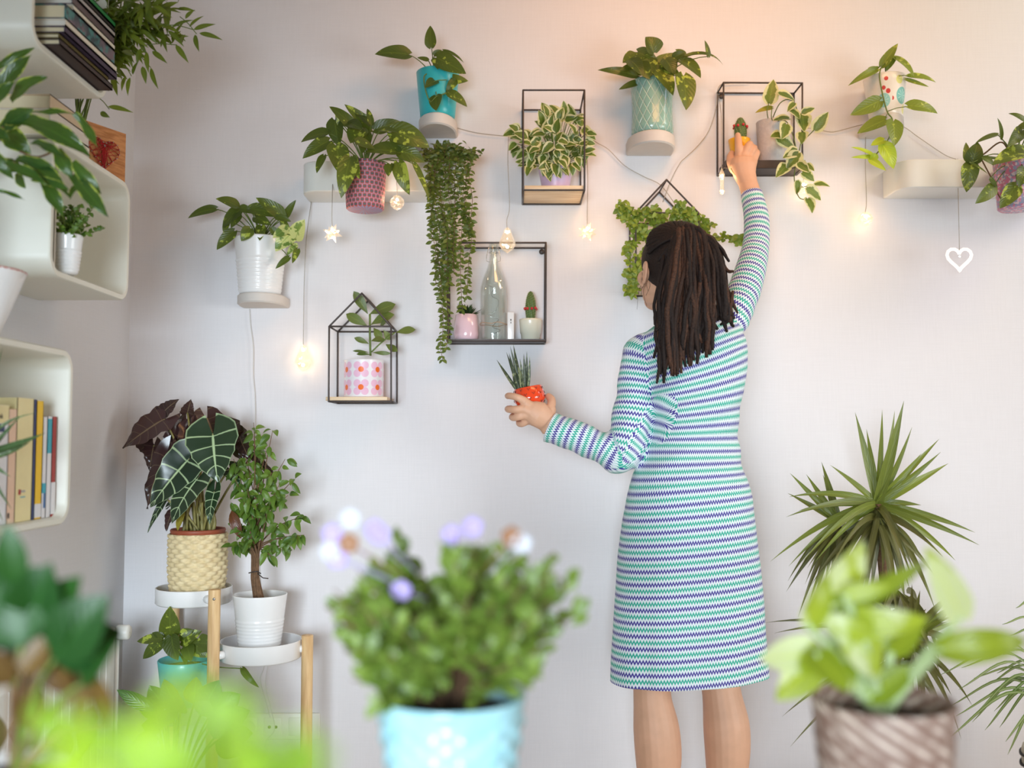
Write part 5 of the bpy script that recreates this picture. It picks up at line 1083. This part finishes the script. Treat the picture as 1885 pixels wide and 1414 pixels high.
def torso(mb, k=1.0, cloth=True, zmin=-9):
    zs = [RG[0][2]-(RG[0][2]-RG[-1][2])*i/70 for i in range(71)]; zs = [z for z in zs if z > zmin]; N = 72; vs = []
    rs = [ring_at(z) for z in zs]
    for q in range(3): rs = [rs[0]]+[tuple((rs[i-1][j]+rs[i][j]*2+rs[i+1][j])/4 for j in range(5)) for i in range(1, len(rs)-1)]+[rs[-1]]
    for x, y, z, rx, ry in rs:
        w_ = min(1, max(0, (0.98-z)/0.5))
        for i in range(N):
            a = 2*pi*i/N; e = 0.86; f = 1
            if cloth: f += w_*(0.022*sin(5*a+1.0+z*2)+0.013*sin(9*a+2+z*3))*(0.35 if abs(cos(a)) > .85 else 1)
            ca, sa = sin(a), -cos(a)
            vs.append((x+rx*k*f*math.copysign(abs(ca)**e, ca), y+ry*k*f*math.copysign(abs(sa)**e, sa), z))
    n = len(rs); fs = [(i*N+j, (i+1)*N+j, (i+1)*N+(j+1)%N, i*N+(j+1)%N) for i in range(n-1) for j in range(N)]
    fs += [tuple(range(N)), tuple((n-1)*N+j for j in range(N-1,-1,-1))]; mb.add(vs, fs)

person = thing('person', 'person in a zigzag striped dress with long dreadlocks reaching up to shelf', 'person', (P(1268,0,-.37).x, -.37, 0))
ORG = V(*person.location)
# --- dress
mb = MB(); torso(mb)
cufL = (aL[-1]-aL[-2]).normalized(); cufR = (aR[-1]-aR[-2]).normalized()
tube(mb, aL+[aL[-1]+cufL*0.02], rL+[rL[-1]], 20); tube(mb, aR+[aR[-1]+cufR*0.02], rR+[rR[-1]], 20)
ball(mb, P(1178,650,-.372), 0.046, n=20, m=14); ball(mb, P(1342,588,-.355), 0.052, n=20, m=14)
me = remesh(mb, 0.0065, 9)
bm = bmesh.new(); bm.from_mesh(me)
# wrinkles
bm.normal_update()
for v in bm.verts:
    p = v.co; w_ = math.exp(-((p.z-1.13)/0.13)**2) if p.x > -0 else 0
    q = V(p.x*7-p.z*4, p.y*6, p.z*26-p.x*14); v.co += v.normal*(noise.noise(q)*0.011*w_+noise.noise(p*9)*0.003)
    for a_, L_ in ((P(1360,575,-.35), .10), (P(1143,842,-.41), .07), (P(1195,640,-.37), .08)):
        d = (p-a_).length
        if d < L_*1.5: v.co += v.normal*(noise.noise(V(p.x*30+p.z*30, p.y*12, (p.z-p.x)*16))*0.006*math.exp(-(d/L_)**2))
# cut hem and cuffs
hl, hr = P(1127,1252,-.375), P(1412,1236,-.375); hn = V(hr.z-hl.z, 0, -(hr.x-hl.x)).normalized()
def cut(co, no, near=None, rad=1):
    if near is None: geom = bm.verts[:]+bm.edges[:]+bm.faces[:]
    else:
        fs_ = [f for f in bm.faces if (f.calc_center_median()-near).length < rad]; es = {e for f in fs_ for e in f.edges}; vs_ = {v for f in fs_ for v in f.verts}; geom = list(vs_)+list(es)+fs_
    bmesh.ops.bisect_plane(bm, geom=geom, plane_co=co, plane_no=no, clear_outer=True)
cut(hl, hn); cut(aL[-1], cufL, aL[-1], .06); cut(aR[-1], cufR, aR[-1], .06)
# neckline
cut(P(1280,586,-.37), V(0,-.15,1).normalized(), P(1280,575,-.37), .085)
uvl = bm.loops.layers.uv.new('UVMap')
def near_chain(p, ch, rd):
    bi = min(range(len(ch)), key=lambda i: (ch[i]-p).length_squared); best = None
    for i in (bi-1, bi):
        if 0 <= i < len(ch)-1:
            d = ch[i+1]-ch[i]; t = (p-ch[i]).dot(d)/d.length_squared
            if i > 0: t = max(0, t)
            if i < len(ch)-2: t = min(1, t)
            q = ch[i]+d*t; ds = (p-q).length
            if best is None or ds < best[0]: best = (ds, i, t, q, d.normalized(), rd[i]*(1-t)+rd[i+1]*t)
    return best
cumL = [0]; cumR = [0]
for i in range(1, len(aL)): cumL.append(cumL[-1]+(aL[i]-aL[i-1]).length)
for i in range(1, len(aR)): cumR.append(cumR[-1]+(aR[i]-aR[i-1]).length)
cache = {}
def info(v):
    if v.index in cache: return cache[v.index]
    p = v.co; x, y, z, rx, ry = ring_at(p.z); ts = sqrt(((p.x-x)/rx)**2+((p.y-y)/ry)**2); out = {}
    k = 0.10 if p.z < 0.95 else (0.10-(p.z-.95)*0.7 if p.z < 1.09 else 0.0+(min(p.z,1.32)-1.09)*1.7)
    out['t'] = (ts, atan2(p.x-x, -(p.y-y)), 0.135, p.z-k*(p.x-ORG.x))
    for nm, ch, rd, cum in (('L', aL, rL, cumL), ('R', aR, rR, cumR)):
        b_ = near_chain(p, ch, rd); d, i, t, q, T, r_ = b_; e1 = V(0,-1,0)-T*(-T.y); e1.normalize(); e2 = T.cross(e1); o = p-q
        out[nm] = (d/r_, atan2(o.dot(e2), o.dot(e1)), 0.040, -(cum[i]+t*(cum[i+1]-cum[i]))+(0.004 if nm == 'L' else 0.012))
    cache[v.index] = out; return out
bm.verts.index_update()
for f in bm.faces:
    inf = [info(v) for v in f.verts]; sc = {k: sum(i[k][0] for i in inf)/len(inf) for k in 'tLR'}
    c_ = f.calc_center_median()
    if c_.x > aL[0].x-0.0: sc['L'] += 9 if c_.x > aL[0].x+.01 else 0
    if c_.z < 1.03: sc['L'] = sc['R'] = 99
    if c_.x > P(1203,700,-.38).x and c_.z > .9: sc['L'] = 99
    k = min(sc, key=lambda q: sc[q]); base = inf[0][k][1]
    for l, i in zip(f.loops, inf):
        th = i[k][1]
        while th-base > pi: th -= 2*pi
        while th-base < -pi: th += 2*pi
        l[uvl].uv = (th*i[k][2], i[k][3])
for v in bm.verts: v.co -= ORG
bm.to_mesh(me); bm.free(); me.name = 'dress'; me.materials.clear(); me.materials.append(MT['dress']); me.shade_smooth()
dress = bpy.data.objects.new('dress', me); COL.objects.link(dress); dress.parent = person
so = dress.modifiers.new('t', 'SOLIDIFY'); so.thickness = 0.0015; so.offset = -1
dress['label'] = 'knee-length dress in purple, teal and white zigzag stripes'

# --- body: one skin surface
mb = MB(); torso(mb, 0.88, False, 0.80)
tube(mb, [p for p in aL], [r*0.80 for r in rL], 18); tube(mb, [p for p in aR], [r*0.80 for r in rR], 18)
HC = P(1236,495,-.365)                                  # head centre
FD = V(-.45, .87, .20).normalized(); HR = FD.cross(V(0,0,1)).normalized(); HU = HR.cross(FD)
rotH = Matrix((HR, FD, HU)).transposed()                # columns: right, forward, up
def hp_(r, f, u): return HC+HR*r+FD*f+HU*u
ball(mb, hp_(0,-.012,.020), 1.0, (.074,.092,.086), 28, 20, rot=rotH)           # skull
ball(mb, hp_(0,.018,-.032), 1.0, (.064,.070,.080), 24, 18, rot=rotH)          # face
ball(mb, hp_(0,.058,-.088), 1.0, (.028,.026,.024), 16, 12, rot=rotH)          # chin
for s_ in (-1, 1):
    ball(mb, hp_(s_*.034,.062,-.030), 1.0, (.022,.020,.022), 14, 10, rot=rotH)      # cheeks
    ball(mb, hp_(s_*.026,.078,.020), 1.0, (.020,.009,.008), 12, 8, rot=rotH)        # brows
    ball(mb, hp_(s_*.046,.010,-.075), 1.0, (.014,.034,.020), 14, 10, rot=rotH)      # jaw
tube(mb, [hp_(0,.088,.012), hp_(0,.100,-.012), hp_(0,.108,-.026)], [.006,.008,.011], 12, round_end=True)
for s_ in (-1, 1): ball(mb, hp_(s_*.010,.094,-.030), .0075, n=10, m=8)
tube(mb, [hp_(-.022,.084,-.055), hp_(-.009,.092,-.051), hp_(0,.092,-.052), hp_(.009,.092,-.051), hp_(.022,.084,-.055)], [.002,.0045,.0045,.0045,.002], 8)
tube(mb, [hp_(-.020,.083,-.058), hp_(0,.090,-.062), hp_(.020,.083,-.058)], [.002,.006,.002], 8)
for s_ in (-1, 1):                                       # ears
    e_ = hp_(s_*.079,-.006,-.020); q = [e_+FD*(.010*cos(a)-.004)*1.1+HU*(.026*sin(a)+.004)+HR*s_*(.006+.006*(1-cos(a))/2) for a in [pi*(.15+1.5*k/12)*1.0 for k in range(13)]]
    tube(mb, q, .0042, 8, round_end=True); ball(mb, e_+HR*s_*.002, 1.0, (.006,.014,.024), 10, 8, rot=rotH); ball(mb, e_-HU*.026+HR*s_*.004+FD*.004, .0075, n=10, m=8)
tube(mb, [P(1282,620,-.365), P(1278,590,-.365), P(1268,560,-.362), hp_(0,-.018,-.045)], [.062,.050,.048,.052], 22)
LEG = ([(1222,940,-.38,64),(1212,1080,-.375,58),(1204,1180,-.37,47),(1201,1250,-.365,36),(1201,1285,-.37,34.5),(1208,1340,-.380,41.5),(1212,1395,-.382,41.5),(1210,1450,-.375,34),(1206,1500,-.368,24),(1205,1545,-.362,21),(1205,1575,-.36,24)],
       [(1318,940,-.38,64),(1320,1080,-.375,58),(1320,1180,-.37,47),(1323,1240,-.365,36),(1329,1280,-.37,35.5),(1337,1335,-.380,41.5),(1339,1390,-.382,40),(1336,1450,-.375,33),(1330,1500,-.368,24),(1328,1545,-.362,21),(1328,1575,-.36,24)])
for L_ in LEG:
    ps, rs = chain(L_); tube(mb, ps, rs, 22); an = ps[-1]; x = an.x
    tube(mb, [V(x,-.395,.034), V(x,-.36,.040), V(x+.002,-.30,.034), V(x+.004,-.24,.024), V(x+.004,-.205,.018)], [.028,.033,.036,.036,.026], 16, flat=.75, round_end=True)
    for k in range(5): tube(mb, [V(x+.004-.030+.015*k, -.215, .014), V(x+.004-.032+.0155*k, -.185-(.012 if k in (1,2,3) else 0.004), .011)], [.009,.0075], 8, round_end=True)
# hands
def hand(wr, pal, fingers, thumb, fr, knr):
    tube(mb, [P(*q[:3]) for q in wr], [q[3]*S(q[2]) for q in wr], 18, flat=.74)
    for q in pal: tube(mb, [P(*k[:3]) for k in q], [k[3]*S(k[2]) for k in q], 12)
    for q in fingers+[thumb]:
        pts = [P(*k[:3]) for k in q]; rs = [k[3]*S(k[2]) for k in q]; tube(mb, spline(pts, 4), [v.x for v in spline([(r,0,0) for r in rs], 4)], 12, round_end=True)
# raised right hand (back of the hand towards us, index laid along the pot)
hand([(1384,360,-.150,19),(1377,338,-.140,18),(1371,322,-.132,21),(1368,305,-.126,25),(1368,292,-.124,21)],
     [[(1371,325,-.130,13),(1361,284,-.122,9.5)],[(1372,322,-.132,13),(1370,283,-.126,9.5)],[(1376,322,-.130,12),(1379,287,-.124,9.0)],[(1378,322,-.128,11),(1387,293,-.120,8.5)],[(1366,325,-.126,13),(1351,305,-.116,9)]],
     [[(1361,286,-.122,9),(1360,272,-.124,7.6),(1359,258,-.112,6.9),(1358,249,-.104,5.8)],
      [(1370,285,-.126,8.6),(1377,271,-.126,7.8),(1380,266,-.112,7.2),(1376,271,-.098,6.6),(1371,277,-.094,6.0)],
      [(1379,288,-.124,8.2),(1386,276,-.122,7.4),(1388,273,-.108,7.0),(1384,278,-.096,6.4),(1379,284,-.093,5.8)],
      [(1387,294,-.120,7.6),(1392,284,-.116,6.8),(1393,281,-.104,6.4),(1389,285,-.095,5.8),(1385,290,-.093,5.2)]],
     [(1352,312,-.118,9.5),(1346,300,-.112,8.6),(1345,290,-.104,7.8),(1347,283,-.098,6.4)], 9, 10)
# left hand round the red pot
hand([(1016,786,-.372,22),(1008,776,-.375,21),(998,768,-.382,23),(990,762,-.386,25),(978,756,-.389,20),(970,752,-.391,14)],
     [[(1000,768,-.385,14),(966,741,-.392,9.5)],[(998,770,-.387,14),(963,752,-.396,9.5)],[(996,774,-.384,13),(964,762,-.392,9)],[(996,778,-.378,12),(970,771,-.382,8.5)],[(1006,768,-.378,14),(1016,750,-.366,9.5)]],
     [[(966,739,-.392,8.4),(953,732,-.396,7),(940,729,-.382,6.4),(935,729,-.355,6.2),(941,729,-.335,5.8)],
      [(963,753,-.396,8.6),(950,754,-.398,7.2),(939,754,-.384,6.8),(935,753,-.358,6.4),(941,752,-.340,6)],
      [(964,764,-.392,8.2),(953,768,-.390,7),(945,769,-.376,6.6),(943,767,-.352,6.2),(949,764,-.336,5.8)],
      [(972,774,-.382,7.4),(962,780,-.376,6.4),(956,780,-.362,6),(955,777,-.345,5.6)]],
     [(1010,756,-.372,10),(1015,745,-.362,8.6),(1015,736,-.350,7.8),(1010,730,-.338,6.8)], 9, 10)
me = remesh(mb, 0.0023, 4, 0.45)
for v in me.vertices: v.co -= ORG
me.name = 'body'; me.materials.clear(); me.materials.append(MT['skin']); me.shade_smooth()
body = bpy.data.objects.new('body', me); COL.objects.link(body); body.parent = person
# eyes, nail
eyes = []
for s_ in (-1, 1):
    b = MB(); ball(b, hp_(s_*.027,.0715,.002), .0115, n=16, m=12); o = b.build('eye', MT['wpot'], person)
    b = MB(); ball(b, hp_(s_*.027,.0795,.002), .0052, n=12, m=8); b.build('iris', MT['black'], o)
b = MB(); p = P(1358,248.5,-.1085); ball(b, p, 1.0, (.0042,.0014,.0058), 12, 8); b.build('fingernail', plain('nail', srgb(226,176,150), .25), person)
b = MB(); tube(b, [P(1345.5,310,-.13)+V(.0,.0,.0), P(1349,317,-.135), P(1353,322,-.14)], .0008, 6); b.build('bracelet', plain('gold_thread', srgb(220,180,90), .3, 1.0), person)

# --- hair
hb = MB(); R.seed(21)
TIE = P(1250,440,-.462)
ball(hb, hp_(0,-.018,.022), 1.0, (.085,.098,.090), 32, 24, rot=rotH)
sk = (.089,.102,.094)
def onskull(r, f, u):
    d = V(r/sk[0], f/sk[1], u/sk[2]).normalized(); return hp_(0,-.018,.024)+HR*d.x*sk[0]+FD*d.y*sk[1]+HU*d.z*sk[2]
q_ = TIE-hp_(0,-.018,.024); td = (q_.dot(HR), q_.dot(FD), q_.dot(HU))
TS = onskull(*td)
for i in range(64):
    a = 2*pi*i/64+rr(-.03,.03); st = V(sin(a)*.085, .045*abs(cos(a)) if cos(a) > 0 else -.035, cos(a)*.06+.008)
    if cos(a) < 0: st = V(sin(a)*.078, -.03-.05*abs(cos(a)), cos(a)*.075-.0)
    e0 = V(*td).normalized(); d0 = st.normalized(); pts = []
    for k in range(15):
        t_ = k/14; d = (d0*(1-t_)+e0*t_); pts.append(onskull(d.x, d.y, d.z)+V(rr(-1,1),rr(-1,1),rr(-1,1))*.0006)
    tube(hb, pts, [.0056*(1-.35*k/14)+rr(-.0004,.0004) for k in range(15)], 7, rnd=rr(0,.45))
def lock(pts, r, rnd_):
    ps = spline(pts, 9); n = len(ps); w1 = rr(0,50); rad = [r*(1+.22*noise.noise(V(w1, i*.55, 0)))*(1 if i < n-4 else (1-.13*(i-n+4))) for i in range(n)]
    ps = [p+V(noise.noise(V(w1, i*.22, 1)), noise.noise(V(w1, i*.22, 2))*.6, 0)*.006*min(1, i/12) for i, p in enumerate(ps)]
    tube(hb, ps, rad, 8, rnd=rnd_)
def endy(s): 
    for (a, ya), (b_, yb) in zip([(0,708),(.12,700),(.3,692),(.45,676),(.62,668),(.78,642),(.9,610),(1.0,585)], [(.12,700),(.3,692),(.45,676),(.62,668),(.78,642),(.9,610),(1.0,585),(1.1,570)]):
        if s <= b_: return ya+(yb-ya)*(s-a)/(b_-a)
    return 575
for i in range(84):
    s = min(1.0, max(0, (i+.5)/84+rr(-.04,.04))); lay = R.random(); ye = endy(s)-abs(R.gauss(0,1))*34; dz = -.028*lay
    xe = 1208+s*136+rr(-8,8)
    lock([TS+V(rr(-.012,.012),-.004,rr(-.012,.012)), P(1238+s*72, 450-24*sin(pi*min(1,s*.9+.08))+rr(-6,8)+lay*-3, -.478+dz*.6), P(1226+s*106+rr(-6,6), 508+rr(-8,8)-s*6, -.492+dz), P(1214+s*126+rr(-9,9), 580, -.488+dz), P(xe+rr(-7,7), ye, -.487+dz*.5)], rr(.0042,.0066), R.random())
for pts in ([(1255,425),(1300,432),(1325,455),(1343,482)], [(1270,430),(1315,450),(1335,495),(1352,500)], [(1270,430),(1322,470),(1338,530),(1358,577)], [(1262,430),(1318,450),(1336,520),(1347,592),(1349,600)], [(1240,450),(1216,520),(1207,600),(1214,660),(1208,706)], [(1222,470),(1206,560),(1205,598)]):
    lock([P(x, y, -.47-.01*i_) for i_, (x, y) in enumerate(pts)], .0042, R.random())
hb.build('dreadlocks', MT['hair'], person, label='long dark brown dreadlocks gathered at the crown')
b = MB()
for i in range(7):
    st = hp_(-.076+rr(-.004,.002), .01+rr(-.02,.02), -.03+rr(-.03,.02)); tube(b, spline([st, st+V(rr(-.012,.004),-.01,rr(-.03,-.02)), st+V(rr(-.02,.012),-.015,rr(-.07,-.05))]), .0004, 4)
b.build('loose_hair', MT['hair'], person)

# --- the red pot in the left hand
Yp = -.338; c = P(979,752,Yp); t = thing('potted_sansevieria', 'small upright sword-leaved plant in a red pot held in left hand', 'plant', c)
rt_ = Matrix.Rotation(math.radians(-11), 3, 'Y')
pr = [(0.001,0),(0.024,0),(0.031,.004),(0.0405,0.022),(0.041,0.028),(0.0365,0.055),(0.035,0.056),(0.034,0.045),(0.0001,0.044)]
m = plain('glossy_red_glaze', srgb(232,74,36), .15, var=.01, coat=.8)
pot(t, c, pr, m, tilt=rt_, n=64)
b = MB()
def surf(a, z):
    r = 0.0405 if z < .026 else 0.041-(z-.028)/.027*.0045
    if z < .022: r = .031+(z-.004)/.018*.0095
    return c+rt_ @ V((r+.0003)*sin(a), -(r+.0003)*cos(a), z)
for k in range(28):
    a = -1.9+0.55*(k % 7)+(0.27 if (k//7) % 2 else 0)+rr(-.05,.05); z = (.012, .024, .036, .048)[k//7]+rr(-.001,.001); g = rr(-.03,.03)
    tube(b, [surf(a-.075+g, z+.0035), surf(a, z-.002), surf(a+.085, z+.003-g*.02)], .0007, 5)
b.build('painted_marks', MT['black'], t, label='small black painted V marks')
b = MB(); lathe(b, [(.034,.046),(.001,.049)], c, 24, tilt=rt_); b.build('soil', MT['soil'], t)
b = MB(); o_ = c+rt_ @ V(0,0,.045)
for bx, by, tx, ty, w_ in ((950,712,914,662,7),(954,712,937,650,8),(956,712,932,648,7),(960,712,945,634,9),(958,712,939,637,7),(962,712,953,668,8),(966,711,964,651,7),(968,710,970,646,7),(972,709,975,655,6),(952,712,943,690,8),(964,711,957,660,7)):
    leaf(b, P(bx, by+4, Yp-.012+rr(-.012,.012)), P(tx, ty, Yp-.01+rr(-.02,.02)), w_*S(Yp), V(rr(-.4,.4),-1,.1), curl=rr(-.02,.05), fold=.7, shape='blade', seg=10)
b.build('foliage', MT['sans'], t)
